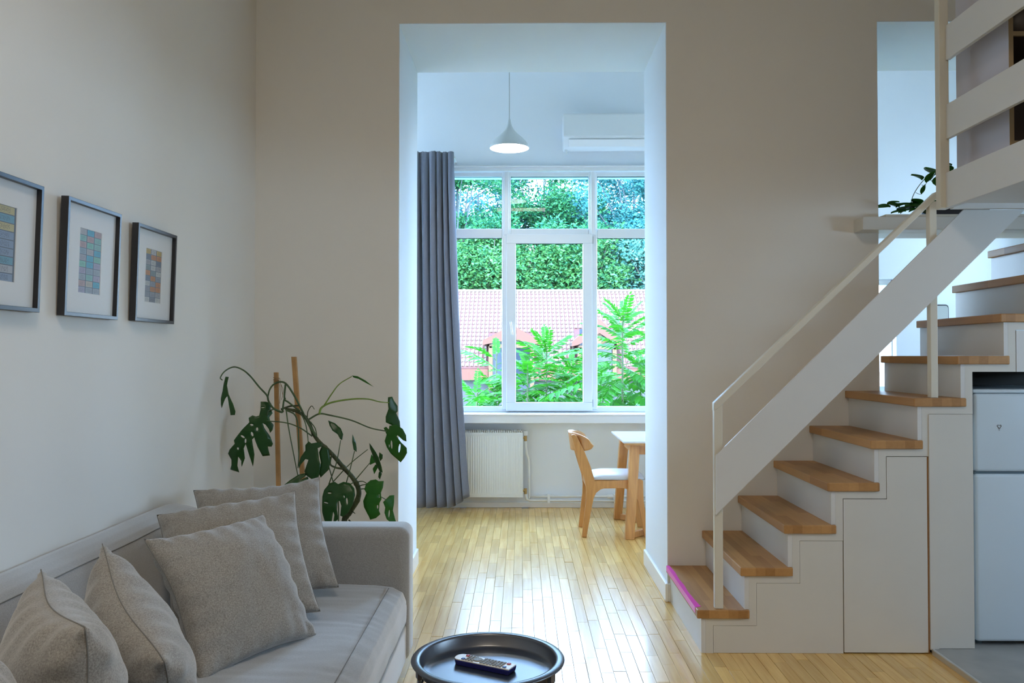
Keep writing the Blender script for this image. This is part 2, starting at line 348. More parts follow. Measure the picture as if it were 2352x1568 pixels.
def tag(o, label, cat, group=None):
    o['label'] = label; o['category'] = cat
    if group: o['group'] = group
    return o
def struct(o): o['kind'] = 'structure'; return o
def stuff(o): o['kind'] = 'stuff'; return o
def empty(name, loc, label, cat, group=None, rz=0):
    o = bpy.data.objects.new(name, None); COL.objects.link(o); o.location = loc; o.rotation_euler = (0, 0, rz); o.empty_display_size = 0.1
    return tag(o, label, cat, group)
def local(o, pts):
    l = Vector(o.location); return [Vector(p) - l for p in pts]
def put(mesh, name, parent, loc, rot=(0, 0, 0), scale=(1, 1, 1)):
    o = bpy.data.objects.new(name, mesh); COL.objects.link(o); o.parent = parent
    o.location = loc; o.rotation_euler = rot; o.scale = scale; return o
def spline(pts, k=6):
    """Catmull-Rom through points"""
    P = [Vector(p) for p in pts]
    if len(P) < 3: return P
    P = [2 * P[0] - P[1]] + P + [2 * P[-1] - P[-2]]; out = []
    for i in range(1, len(P) - 2):
        a, b, c, d = P[i - 1], P[i], P[i + 1], P[i + 2]
        for j in range(k):
            t = j / k
            out.append(0.5 * ((2 * b) + (c - a) * t + (2 * a - 5 * b + 4 * c - d) * t * t + (3 * b - a - 3 * c + d) * t ** 3))
    return out + [P[-2]]

# ================================================================== the room shell
YW, YB, YF = 4.75, 5.58, 7.66          # wall with the opening (front / back face), window wall
XL, XR, XBL = -1.545, 4.80, -1.9       # left wall, right wall, bay left wall
ZC = 4.30
OL, OR, OT = -0.711, 0.842, 3.342      # main opening
PL, PR = 2.057, 3.75                   # second opening
struct(MB().box(XL - 0.2, XR + 0.2, -2.8, YF + 0.3, -0.25, -0.016).build('floor', MT['joint']))
floor = bpy.data.objects['floor']
struct(MB().box(XL - 0.6, XR + 0.25, -2.8, YF + 0.35, ZC, ZC + 0.2).build('ceiling', MT['ceil']))
struct(MB().box(XL - 0.25, XL, -2.6, YW, -0.02, ZC).build('wall_left', MT['wall']))
b = MB()
b.box(XL - 0.6, OL, YW, YB, -0.02, OT); b.box(OR, PL, YW, YB, -0.02, OT); b.box(PR, XR, YW, YB, -0.02, OT)
b.box(XL - 0.6, XR, YW, YB, OT, ZC)
wb = struct(b.build('wall_back', MT['wall']))
# plaster lining of the openings takes the cooler paint of the bay
b = MB(); e = 0.003
b.box(OL, OL + e, YW + 0.004, YB, 0, OT - e); b.box(OR - e, OR, YW + 0.004, YB, 0, OT - e); b.box(OL, OR, YW + 0.004, YB, OT - e, OT)
b.box(PL, PL + e, YW + 0.004, YB, 0, OT - e); b.box(PR - e, PR, YW + 0.004, YB, 0, OT - e); b.box(PL, PR, YW + 0.004, YB, OT - e, OT)
struct(b.build('trim_1', MT['bay']))
b = MB()
wx0, wx1 = pY(985, 700, 7.70).x, pY(1545, 700, 7.70).x
wz0, wz1 = pY(1262, 946, 7.70).z, pY(1262, 396, 7.70).z
vx0, vx1, vz0, vz1 = 2.45, pY(2059, 800, YF).x, pY(2050, 900, YF).z, pY(2050, 640, YF).z
def wall_with_holes(b, y0, y1, x0, x1, z0, z1, holes):
    xs = x0
    for (a, c, d, e_) in sorted(holes):
        b.box(xs, a, y0, y1, z0, z1); b.box(a, c, y0, y1, z0, d); b.box(a, c, y0, y1, e_, z1); xs = c
    b.box(xs, x1, y0, y1, z0, z1)
wall_with_holes(b, YF, YF + 0.35, XBL - 0.2, XR + 0.2, -0.02, ZC, [(wx0, wx1, wz0, wz1), (vx0, vx1, vz0, vz1)])
struct(b.build('wall_window', MT['bay']))
b = MB()
for (y0, y1, z0, z1) in ((YB, 6.6, -0.02, ZC), (7.4, YF, -0.02, ZC), (6.6, 7.4, -0.02, 3.05), (6.6, 7.4, 3.45, ZC)): b.box(XBL - 0.2, XBL, y0, y1, z0, z1)
struct(b.build('wall_bay', MT['bay']))
b = MB()   # right wall with unseen window openings that let in cool daylight
for (y0, y1, z0, z1) in ((-2.6, 0.6, -0.02, ZC), (3.0, 6.2, -0.02, ZC), (7.0, YF, -0.02, ZC), (0.6, 3.0, -0.02, 1.45), (0.6, 3.0, 1.95, ZC), (6.2, 7.0, -.02, 1.7), (6.2, 7.0, 2.8, ZC)):
    b.box(XR, XR + 0.25, y0, y1, z0, z1)
struct(b.build('wall_right', MT['wall']))
struct(MB().box(XL - 0.25, XR + 0.25, -2.8, -2.6, -0.02, ZC).build('wall_rear', MT['wall']))

# ------------------------------------------------------------------ strip floor
unit = MB().add([(-.5,-.5,-1),(.5,-.5,-1),(.5,.5,-1),(-.5,.5,-1),(-.5,-.5,-.06),(.5,-.5,-.06),(.5,.5,-.06),(-.5,.5,-.06),
                 (-.486,-.497,0),(.486,-.497,0),(.486,.497,0),(-.486,.497,0)],
                [(4,5,9,8),(5,6,10,9),(6,7,11,10),(7,4,8,11),(8,9,10,11),(0,1,5,4),(1,2,6,5),(2,3,7,6),(3,0,4,7)]).mesh('plank', MT['plank'])
rest = MB(); tone = []
cand = []
PWD = 0.0575
xi = XL + 0.001
while xi < 3.6:
    y = 2.2 - random.random() * 0.4
    while y < YF:
        L = random.choice((0.26, 0.33, 0.4, 0.46, 0.52)) * random.uniform(0.9, 1.1)
        if y + L > YF - 0.004: L = YF - 0.004 - y
        if L > 0.05:
            cx, cy = xi + PWD / 2, y + L / 2
            inside = (xi + PWD < 2.02 and cy < 3.92) or (OL < cx < OR) or (cy > YB and cx < 1.15 and cx > -0.98)
            if cy > YB and not (-0.98 < cx < 1.05): inside = False
            L_ok = not (YW + 0.3 < cy < YB - 0.3 and not (OL - 0.03 < cx < OR + 0.03) and not (cx > PL))
            vis = inside and cy > 3.45 and cx > -0.62 - 0.0 * cy and not (cy < 4.7 and cx > 0.95 and cy > 3.96)
            if L_ok: cand.append((cx, cy, L, vis))
        y += max(L, 0.02)
    xi += PWD
vis = [c for c in cand if c[3]]
vis.sort(key=lambda c: (c[1]))
keep = set(id(c) for c in vis[:300])
for c in cand:
    cx, cy, L, v = c
    if id(c) in keep:
        o = put(unit, 'plank', floor, (cx, cy, random.uniform(-0.0006, 0.0)), (math.radians(random.gauss(0, 0.14)), math.radians(random.gauss(0, 0.3)), 0), (PWD - 0.0011, L - 0.0014, 0.014))
    else:
        rest.add([(cx + x * (PWD - .0011), cy + yy * (L - .0014), z * .014) for x, yy, z in [tuple(v.co) for v in unit.vertices]], [tuple(p.vertices) for p in unit.polygons])
        tone += [random.random()] * len(unit.vertices)
me = rest.mesh('planks', MT['plankrest'])
at = me.attributes.new('tone', 'FLOAT', 'POINT'); at.data.foreach_set('value', tone)
o = bpy.data.objects.new('plank_field', me); COL.objects.link(o); o.parent = floor; stuff(o)
# kitchen vinyl, one step up
kx = pZ(2135.5, 1487, 0.025).x
struct(MB().box(kx + 0.012, XR, 0.3, 4.70, -0.015, 0.024).build('floor', MT['tile']))
struct(MB().box(kx, kx + 0.014, 0.3, 3.925, -0.015, 0.026).build('trim_2', MT['alu'], bevel=0.004))

# ------------------------------------------------------------------ skirting of the opening
def skirt(name, boxes):
    b = MB()
    for bx in boxes: b.box(*bx)
    return struct(b.build(name, MT['pvc'], bevel=0.005))
H = 0.105
skirt('baseboard_right', [(OR - 0.018, OR, YW - 0.016, YB, 0, H), (OR, OR + 0.022, YW - 0.016, YW, 0, H)])
skirt('baseboard_left', [(OL, OL + 0.018, YW - 0.016, YB, 0, H), (XL, OL, YW - 0.016, YW, 0, H)])
skirt('baseboard_bay', [(XBL, 3.9, YF - 0.012, YF, 0, 0.05)])

# ================================================================== windows
def P2(x, y, Y): p = pY(x, y, Y); return p.x, p.z
def bar(b, x0, x1, y0, y1, d0, d1, Y=7.70):
    """pixel rectangle on the window plane, built d0..d1 deep"""
    (a, zt), (c, zb) = P2(x0, y0, Y), P2(x1, y1, Y)
    b.box(min(a, c), max(a, c), d0, d1, min(zt, zb), max(zt, zb))
win = struct(bpy.data.objects.new('window_1', None)); COL.objects.link(win); win.location = (0, 0, 0)
b = MB()
bar(b, 985, 1545, 396, 404, 7.70, 7.77); bar(b, 985, 1545, 933, 946, 7.70, 7.77)
bar(b, 985, 1000, 396, 946, 7.701, 7.771); bar(b, 1530, 1545, 396, 946, 7.701, 7.771)
bar(b, 1000, 1153, 525, 546, 7.702, 7.768); bar(b, 1173, 1352, 525, 546, 7.702, 7.768); bar(b, 1372, 1530, 525, 546, 7.702, 7.768)
b.build('window_frame', MT['pvc'], win, bevel=0.006)
for x0, x1 in ((1153, 1173), (1352, 1372)):
    b = MB(); bar(b, x0, x1, 393, 940, 7.685, 7.775); b.build('mullion', MT['pvc'], win, bevel=0.008)
for x0, x1 in ((1158, 1168), (1357, 1367)):
    b = MB(); bar(b, x0 - 1, x1 + 1, 394, 541, 7.668, 7.69); b.build('mullion_cover', MT['pvc'], win, bevel=0.01)
# opening sash
b = MB()
bar(b, 1163, 1360, 539, 560, 7.655, 7.72); bar(b, 1163, 1360, 923, 943, 7.655, 7.72)
bar(b, 1163, 1185, 560, 923, 7.655, 7.72); bar(b, 1338, 1360, 560, 923, 7.655, 7.72)
sash = b.build('sash', MT['pvc'], win, bevel=0.006)
hx, hz = P2(1173, 752, 7.64)
b = MB(); b.box(hx - .014, hx + .014, 7.636, 7.656, hz - .035, hz + .06); b.tube([(hx, 7.645, hz + .04), (hx, 7.615, hz + .04)], .009); 
b.tube(spline([(hx, 7.612, hz + .05), (hx + .006, 7.605, hz), (hx + .014, 7.605, hz - .065)]), .0085)
b.build('handle', MT['pvc'], sash, smooth=False)
b = MB()
for y in (552, 925): bar(b, 1360.5, 1363, y - 8, y + 8, 7.66, 7.70)
b.build('hinge', MT['alu'], sash)
panes = [(1000, 1153, 404, 525, 'wglass2'), (1173, 1352, 404, 525, 'wglass2'), (1372, 1530, 404, 525, 'wglass2'),
         (1000, 1153, 546, 933, 'wglass'), (1372, 1530, 546, 933, 'wglass')]
for x0, x1, y0, y1, m in panes:
    b = MB(); bar(b, x0 - 2, x1 + 2, y0 - 2, y1 + 2, 7.738, 7.742); b.build('pane', MT[m], win)
    b = MB()
    for r in ((x0, x1, y0, y0 + 1.2), (x0, x1, y1 - .8, y1), (x0, x0 + .8, y0, y1), (x1 - .8, x1, y0, y1)): bar(b, *r, 7.727, 7.737)
    b.build('gasket', MT['rubber'], win)
b = MB(); bar(b, 1183, 1340, 558, 925, 7.686, 7.690); b.build('pane', MT['wglass'], win)
b = MB()
for r in ((1185, 1338, 560, 561.3), (1185, 1338, 922.2, 923), (1185, 1185.8, 560, 923), (1337.2, 1338, 560, 923)): bar(b, *r, 7.676, 7.685)
b.build('gasket', MT['rubber'], win)
# head ledge and sill
x0, z1 = P2(985, 380.5, 7.62); x1, z0 = P2(1570, 396, 7.66)
struct(MB().box(wx0 - 0.03, wx1 + .1, 7.615, 7.70, z1 - 0.014, z1).box(wx0 - .03, wx1 + .1, 7.635, 7.70, wz1 + 0.002, z1 - 0.014).build('trim_3', MT['pvc'], bevel=0.003))
zs = pY(1262, 951, 7.47).z; zs0 = pY(1262, 973, 7.47).z
struct(MB().box(wx0 - 0.08, wx1 + 0.12, 7.47, 7.705, zs0 + 0.004, zs - 0.012).box(wx0 - 0.08, wx1 + .12, 7.462, 7.705, zs - 0.012, zs).build('window_sill', MT['pvc'], win, bevel=0.004)); 
# second window, only a sliver of it shows past the stairs
w2 = struct(bpy.data.objects.new('window_2', None)); COL.objects.link(w2)
b = MB(); t_ = 0.05
b.box(vx0, vx1, 7.74, 7.80, vz0, vz0 + t_); b.box(vx0, vx1, 7.74, 7.80, vz1 - t_, vz1); b.box(vx0, vx0 + t_, 7.74, 7.80, vz0, vz1); b.box(vx1 - .012, vx1, 7.74, 7.80, vz0, vz1)
b.build('window_frame', MT['pvc'], w2, bevel=0.004)
MB().box(vx0 + .03, vx1 - .005, 7.768, 7.772, vz0 + .03, vz1 - .03).build('pane', MT['wglass'], w2)
# unseen windows placed for cool daylight: one under the loft, two at the bay
def side_window(name, x, y0, y1, z0, z1):
    w3 = struct(bpy.data.objects.new(name, None)); COL.objects.link(w3)
    b = MB()
    for r in ((y0, y1, z0, z0 + .05), (y0, y1, z1 - .05, z1), (y0, y0 + .05, z0, z1), (y1 - .05, y1, z0, z1)): b.box(x - .03, x + .03, *r)
    b.build('window_frame', MT['pvc'], w3); MB().box(x - .002, x + .002, y0 + .04, y1 - .04, z0 + .04, z1 - .04).build('pane', MT['wglass'], w3)
side_window('window_3', XR + .11, 0.6, 3.0, 1.45, 1.95)
side_window('window_added_left', XBL - .1, 6.6, 7.4, 3.05, 3.45)
side_window('window_added_right', XR + .11, 6.2, 7.0, 1.7, 2.8)
# housing for the added fill light, out of view on the ceiling
cl = empty('ceiling_fill_lamp', (0, 0.5, 4.3), 'square flush lamp added out of view on the living room ceiling for warm fill', 'lamp')
MB().box(-.47, .47, -.47, .47, -.16, 0.0).build('housing', MT['lampw'], cl, bevel=0.01)

# ================================================================== bay: pendant, air conditioner, curtain, radiator
pc = pY(1170, 338, 6.60)
R_ = (pY(1215.5, 338, 6.6).x - pY(1124, 338, 6.6).x) / 2
lamp = empty('pendant_lamp', pc, 'white teardrop pendant lamp glowing in front of the window', 'lamp')
k = R_ / 46.0      # one picture pixel at the lamp
prof = [(2.0, 66), (3.0, 63), (4.5, 55), (7.5, 46), (12, 38.5), (20, 30), (30, 21.5), (39, 12.5), (44, 4), (46, -2.5), (45, -3.2), (42.5, 3), (36, 13), (20, 27)]
b = MB(); b.lathe([(r * k, z * k) for r, z in prof], 56); b.build('lamp_shade', MT['lampw'], lamp, smooth=True)
b = MB(); b.lathe([(0.001, -1.4 * k), (30 * k, -1.6 * k), (44.6 * k, -2.2 * k), (44.6 * k, -1 * k), (0.001, -.4 * k)], 48); b.build('diffuser', MT['lampe'], lamp)
b = MB(); b.tube([(0, 0, 64 * k), (0, 0, ZC - pc.z)], 0.0028, 8); b.build('cord', MT['cord'], lamp)
MB().lathe([(.001, ZC - pc.z - .035), (.05, ZC - pc.z - .03), (.055, ZC - pc.z), (.001, ZC - pc.z)], 24).build('ceiling_rose', MT['lampw'], lamp)

ax, az0 = P2(1294, 340, 7.44); az1 = pY(1294, 259.5, 7.44).z; hgt = az1 - az0
ac = empty('air_conditioner', (ax, YF, az0), 'white wall air conditioner mounted above the right side of the window', 'air conditioner')
prof = [(0, 0.02), (-.10, 0.0), (-.165, .028), (-.205, .085), (-.222, .10), (-.225, hgt - .02), (-.21, hgt), (0, hgt)]
MB().prism(prof, lambda u, v, a: (a, u, v), 0, 0.80).build('body', MT['acw'], ac, bevel=0.008, seg=3)
MB().prism([(-.2255, .105), (-.2285, .11), (-.2285, hgt - .02), (-.2255, hgt - .012)], lambda u, v, a: (a, u, v), .004, .796).build('front_panel', MT['acw'], ac)
MB().prism([(-.172, .026), (-.214, .082), (-.218, .08), (-.178, .024)], lambda u, v, a: (a, u, v), .05, .75).build('louvre', MT['pvc'], ac)
MB().prism([(-.166, .0285), (-.168, .0265), (-.178, .0365), (-.176, .0385)], lambda u, v, a: (a, u, v), .05, .75).build('slot', MT['acd'], ac)
MB().tube([(.03, -.12, 0.01), (.03, -.12, -.035)], .012, 10).build('drain_stub', MT['acw'], ac)

# curtain, gathered at the left of the window, its leading edge flares over the radiator
def cx_edge(v):      # right edge (pixels) from top (v=0) to hem (v=1)
    return 1042 + 2 * v + 32 * v ** 1.8
cY = 7.40
def curt(u, v):
    y_px = 349 + (1164 - 349) * v
    xl, xr = 915, cx_edge(v)
    x_px = xl + (xr - xl) * u
    hem = 0.0
    if u > 0.72: hem = ((u - 0.72) / 0.28) ** 1.6 * 26 * v ** 6
    p = pY(x_px, y_px - hem, cY)
    n = 8.0
    amp = 0.068 * (0.35 + 0.65 * min(1, v * 6)) * (1.0 - 0.25 * v)
    ph = 2 * math.pi * (n * (u + 0.05 * math.sin(5 * u + 1.3) + 0.012 * math.sin(3 * v + 9 * u)) )
    w = 2 * abs(math.sin(ph / 2)) ** 0.55 - 1.15
    flare = max(0, (u - 0.78) / 0.22)
    w *= (1 - 0.8 * flare * min(1, v * 1.3))
    p.y += -amp * w - 0.05 * flare * v + 0.012 * math.sin(17 * u + 4 * v)
    p.x += 0.012 * math.cos(ph) * min(1, v * 3) + 0.002 * math.sin(40 * u)
    if v < 0.03: p.z += 0.006 * (random.random() < 0.3) * math.sin(60 * u)
    return p
cu = tag(empty('curtain', pY(980, 1164, cY), '', ''), 'long grey curtain gathered beside the bay window, hem near the floor', 'curtain')
b = MB(); b.grid(curt, 150, 40); b.v = [tuple(Vector(v) - Vector(cu.location)) for v in b.v]
co = b.build('fabric', MT['curtain'], cu, smooth=True); sm = co.modifiers.new('solid', 'SOLIDIFY'); sm.thickness = 0.004
tz = pY(980, 349, cY).z
MB().box(-1.25, pY(1040, 349, 7.44).x, 7.425, 7.445, tz - 0.02, tz + 0.0).box(-1.25, -1.21, 7.43, YF, tz - .02, tz).box(-.62, -.60, 7.43, YF, tz - .05, tz - .03).build('rail', MT['pvc'], None)
r_ = bpy.data.objects['rail']; r_.parent = cu; r_.location = -Vector(cu.location)

# panel radiator
rz1, rz0 = pY(1130, 991, 7.52).z, pY(1130, 1142, 7.52).z
rx0, rx1 = pY(1005, 1060, 7.52).x, pY(1200.5, 1060, 7.52).x
rad = empty('radiator', (rx0, YF, rz0), 'white ribbed panel radiator under the window sill', 'radiator')
rw, rh = rx1 - rx0, rz1 - rz0
b = MB(); nr = 34
def ribs(u, v):
    x = u * (rw - .05) + .025; z = .03 + v * (rh - .06)
    d = 0.004 * (0.5 - 0.5 * math.cos(2 * math.pi * nr * u)) if 0.03 < v < 0.97 else 0.0
    return (x, -.140 + d, z)
b.grid(ribs, nr * 6, 12)
b.box(0.0, rw, -.137, -.06, 0.0, rh - .008)
b.build('front_panel', MT['rad'], rad)
b = MB()
for (x0, x1, z0, z1) in ((0, rw, 0, .03), (0, rw, rh - .038, rh - .008), (0, .027, .03, rh - .04), (rw - .027, rw, .03, rh - .04)): b.box(x0, x1, -.1405, -.137, z0, z1)
b.box(rw, rw + .004, -.14, -.04, 0, rh); b.build('rim', MT['rad'], rad, bevel=0.0015)
b = MB()
for i in range(46): b.box(rw * (i + .15) / 46, rw * (i + .62) / 46, -.138, -.05, rh - .008, rh + .010)
stuff(b.build('top_grille', MT['rad'], rad))
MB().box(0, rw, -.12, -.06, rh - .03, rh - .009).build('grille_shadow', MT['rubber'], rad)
vx = pY(1207, 1000, 7.53).x - rx0
def valve(z, head):
    b = MB(); b.tube([(rw, -.09, z), (vx, -.09, z)], .011, 10); b.tube([(vx, -.09, z - .03), (vx, -.09, z + .02)], .014, 10)
    v = b.build('valve', MT['brass'], rad, smooth=False)
    if head: MB().lathe([(.001, z + .065), (.018, z + .062), (.021, z + .05), (.021, z + .022), (.012, z + .018)], 20, (vx, -.09)).build('valve_head', MT['pvc'], v)
valve(rh - .06, True); valve(.055, False)
pipe = empty('heating_pipe', (rx1, YF, 0), 'white painted heating pipes running along the wall behind the chair', 'pipe')
pA = [Vector((vx - rw, -.09, rz0 + rh - .09)), Vector((vx - rw + .01, -.075, rz0 + rh - .2)), Vector((vx - rw + .03, -.05, rz0 + .30)), Vector((vx - rw + .035, -.05, rz0 - .03))]
h1, h2 = pY(1300, 1140, 7.60).z, pY(1300, 1150, 7.60).z
b = MB(); b.tube(spline(pA) + [Vector((vx - rw + .05, -.05, h1)), Vector((2.6, -.05, h1))], .0115, 10); b.build('pipe_run', MT['rad'], pipe, smooth=True)
b = MB(); b.tube([(vx - rw, -.09, rz0 + .03), (vx - rw + .01, -.07, h2 + .02), (vx - rw + .04, -.05, h2), (2.6, -.05, h2 - .003)], .0115, 10); b.build('pipe_run', MT['rad'], pipe, smooth=True)
for x_ in (0.24, 0.85):
    b = MB(); b.box(x_ - .012, x_ + .012, -.07, -.002, h2 - .02, h1 + .018); b.build('pipe_clip', MT['rad'], pipe, bevel=0.003)
b = MB(); b.tube([(.78, -.05, h1), (.83, -.05, h1)], .019, 8); b.build('coupling', MT['rad'], pipe)

# ================================================================== dining chair and table in the bay
def side_px(pts, Y): return [(pY(x, y, Y).x, pY(x, y, Y).z) for x, y in pts]
CK = lambda pts: [(1280 + a / 5.227, 960 + c / 5.227) for a, c in pts]
chY0, chY1 = 6.42, 6.80
ch = empty('dining_chair', (0.62, 6.61, 0), 'beech dining chair with curved backrest and pale padded seat at the table', 'chair')
rear = [(168, 205), (235, 430), (290, 620), (335, 760), (350, 880), (345, 1010), (322, 1200), (296, 1432), (353, 1436), (385, 1250), (415, 1080), (440, 960), (470, 900), (520, 860), (560, 848),
        (700, 846), (700, 752), (450, 758), (440, 715), (400, 580), (360, 480), (325, 395), (232, 215), (205, 195)]
poly = side_px(CK(rear), 6.40)
zmin = min(z for _, z in poly); poly = [(x, max(0.0, z - zmin * (1 - z))) for x, z in poly]
# the front legs are straight and tapered; the side rails join them
pf = poly
for i, Y in enumerate((chY0, chY1)):
    b = MB(); b.prism([(x - .62, z) for x, z in poly], lambda u, v, a: (u, a, v), Y - 6.61 - .014, Y - 6.61 + .014)
    b.build('leg', MT['chair'], ch, bevel=0.004)
fx = poly[15][0] - .62
zr1 = poly[16][1]; zr0 = poly[15][1]
for Y in (chY0, chY1):
    b = MB()
    b.prism([(fx - .002, zr0), (fx - .002, zr1), (.30, zr1 + .012), (.325, zr1), (.33, zr0 - .10), (.375, 0), (.335, 0), (.285, zr0 - .10), (.24, zr0 - .02), (.18, zr0)], lambda u, v, a: (u, a, v), Y - 6.61 - .014, Y - 6.61 + .014)
    b.build('leg', MT['chair'], ch, bevel=0.004)
for xa in (-.115, .28): MB().box(xa, xa + .025, chY0 - 6.61 + .014, chY1 - 6.61 - .014, zr0 + .005, zr1 - .008).build('seat_rail', MT['chair'], ch, bevel=0.003)
# padded seat
def seatpad(u, v):
    a = 2 * u - 1; c = 2 * v - 1
    return None
b = MB(); n = 20
sx0, sx1 = -.088, .355
top, bot = [], []
for j in range(n + 1):
    for i in range(n + 1):
        a, c = 2 * i / n - 1, 2 * j / n - 1
        h = (max(0, 1 - a ** 4)) ** .5 * (max(0, 1 - c ** 4)) ** .5
        x = (sx0 + sx1) / 2 + a * (sx1 - sx0) / 2 * (1 - .06 * c * c); y = c * (chY1 - chY0 + .03) / 2 * (1 - .05 * a * a)
        top.append((x, y, zr1 + .006 + .015 * a * 0 + .048 * h)); bot.append((x, y, zr1 + .006 - .004 * h))
q = [(j * (n + 1) + i, j * (n + 1) + i + 1, (j + 1) * (n + 1) + i + 1, (j + 1) * (n + 1) + i) for j in range(n) for i in range(n)]
b.add(top, q); b.add(bot, q)
bo = [i for i in range(n + 1)] + [j * (n + 1) + n for j in range(1, n + 1)] + [n * (n + 1) + i for i in range(n - 1, -1, -1)] + [j * (n + 1) for j in range(n - 1, 0, -1)]
N_ = (n + 1) ** 2
b.f += [(bo[i], bo[(i + 1) % len(bo)], N_ + bo[(i + 1) % len(bo)], N_ + bo[i]) for i in range(len(bo))]
b.build('seat', MT['seat'], ch, smooth=True)
# bent plywood backrest: an arc in plan, rounded ends sweeping forward
zt = pY(1325, 990, 6.55).z; zb = pY(1325, 1036, 6.45).z
bx = poly[0][0] - .62
def back(u, v, d):
    a = 2 * u - 1
    ang = a * 1.12
    x = bx - 0.004 + .20 * (1 - math.cos(ang)) * 1.42 + d * math.cos(ang); y = .27 * math.sin(ang) * 1.02 - d * math.sin(ang) * 0.6
    e_ = max(0.0, 1 - abs(a) ** 3.2) ** .5
    zc_ = (zt + zb) / 2 - .012 * a * a; hh = (zt - zb) / 2 * (0.12 + .88 * e_)
    return (x + (v - .5) * -.02, y, zc_ + (2 * v - 1) * hh)
b = MB(); nu, nv = 36, 8
f0 = len(b.v); b.grid(lambda u, v: back(u, v, 0), nu, nv); b.grid(lambda u, v: back(u, v, .014), nu, nv)
NN = (nu + 1) * (nv + 1)
bo = [i for i in range(nu + 1)] + [j * (nu + 1) + nu for j in range(1, nv + 1)] + [nv * (nu + 1) + i for i in range(nu - 1, -1, -1)] + [j * (nu + 1) for j in range(nv - 1, 0, -1)]
b.f += [(bo[i], bo[(i + 1) % len(bo)], NN + bo[(i + 1) % len(bo)], NN + bo[i]) for i in range(len(bo))]
b.build('backrest', MT['chair'], ch, smooth=True)

tN, tF = pZ(1432, 1013, .752), pZ(1404, 990, .752)
ty0, ty1, tx0 = tN.y, tF.y, (tN.x + tF.x) / 2; tx1 = tx0 + .85
tcx, tcy = (tx0 + tx1) / 2, (ty0 + ty1) / 2
tb = empty('dining_table', (tcx, tcy, 0), 'small dining table with pale top and splayed beech legs beside the chair', 'table')
hw, hd = .425, (ty1 - ty0) / 2
MB().box(-hw, hw, -hd, hd, .735, .752).build('tabletop', MT['ttop'], tb, bevel=0.004)
MB().prism([(-hw + .004, .735), (hw - .004, .735), (hw - .02, .72), (-hw + .02, .72)], lambda u, v, a: (u, a, v), -hd + .004, hd - .004).build('top_edge', MT['chair'], tb)
fN = pZ(1449, 1243, 0); fFr = pZ(1416, 1198, 0)
for sxn in (-1, 1):
    for syn in (-1, 1):
        foot = Vector((sxn * (tcx - fN.x), syn * ((fFr.y - fN.y) / 2 + .02), 0)); topp = Vector((sxn * (hw - .10), syn * (hd - .10), .72))
        b = MB(); w = .034
        ring = lambda c, s_: [(c.x - s_, c.y - s_, c.z), (c.x + s_, c.y - s_, c.z), (c.x + s_, c.y + s_, c.z), (c.x - s_, c.y + s_, c.z)]
        b.add(ring(foot, w) + ring(topp, w + .004), [(3, 2, 1, 0), (4, 5, 6, 7), (0, 1, 5, 4), (1, 2, 6, 5), (2, 3, 7, 6), (3, 0, 4, 7)])
        b.build('leg', MT['chair'], tb, bevel=0.005)
for syn in (-1, 1):
    a = Vector((-(tcx - fN.x) + .03, syn * ((fFr.y - fN.y) / 2 - .01), .03)); c = -a; c.z = .03
    d = (c - a).normalized(); nrm = Vector((-d.y, d.x, 0)) * .018
    b = MB(); b.add([a - nrm - Vector((0, 0, .027)), a + nrm - Vector((0, 0, .027)), c + nrm - Vector((0, 0, .027)), c - nrm - Vector((0, 0, .027)), a - nrm + Vector((0, 0, .02)), a + nrm + Vector((0, 0, .02)), c + nrm + Vector((0, 0, .02)), c - nrm + Vector((0, 0, .02))],
                    [(3, 2, 1, 0), (4, 5, 6, 7), (0, 1, 5, 4), (1, 2, 6, 5), (2, 3, 7, 6), (3, 0, 4, 7)])
    b.build('floor_bar', MT['chair'], tb, bevel=0.004)
b = MB(); b.box(-hw + .09, hw - .09, -hd + .09, -hd + .112, .64, .72); b.box(-hw + .09, hw - .09, hd - .112, hd - .09, .64, .72); b.box(-hw + .09, -hw + .112, -hd + .11, hd - .11, .64, .72); b.box(hw - .112, hw - .09, -hd + .11, hd - .11, .64, .72)
b.build('apron', MT['chair'], tb)

# ================================================================== staircase
X0, GO, RI = 0.831, 0.2053, 0.2
YT, YS = 3.915, 3.93            # tread ends, face of the side boards
NS = 10
nose = lambda k: X0 + GO * k
zt_ = lambda k: 0.206 + RI * k
st = empty('staircase', (X0, YS, 0), 'white boxed-in staircase with beech block treads climbing along the wall', 'staircase')
sl = Vector(st.location)
trd = MB().box(0, .247, 0, YW - YT - .001, -.04, 0).mesh('tread', MT['tread'])
for k_ in range(NS):
    o = put(trd, 'tread', st, Vector((nose(k_), YT, zt_(k_))) - sl)
    bv = o.modifiers.new('bevel', 'BEVEL'); bv.width = .004; bv.segments = 2
    z0 = 0 if k_ == 0 else zt_(k_ - 1)
    b = MB(); b.box(nose(k_) + .022, nose(k_) + .042, YS, YW - .001, z0 + .0005, zt_(k_) - .0405); b.v = local(st, b.v)
    b.build('riser', MT['white'], st)
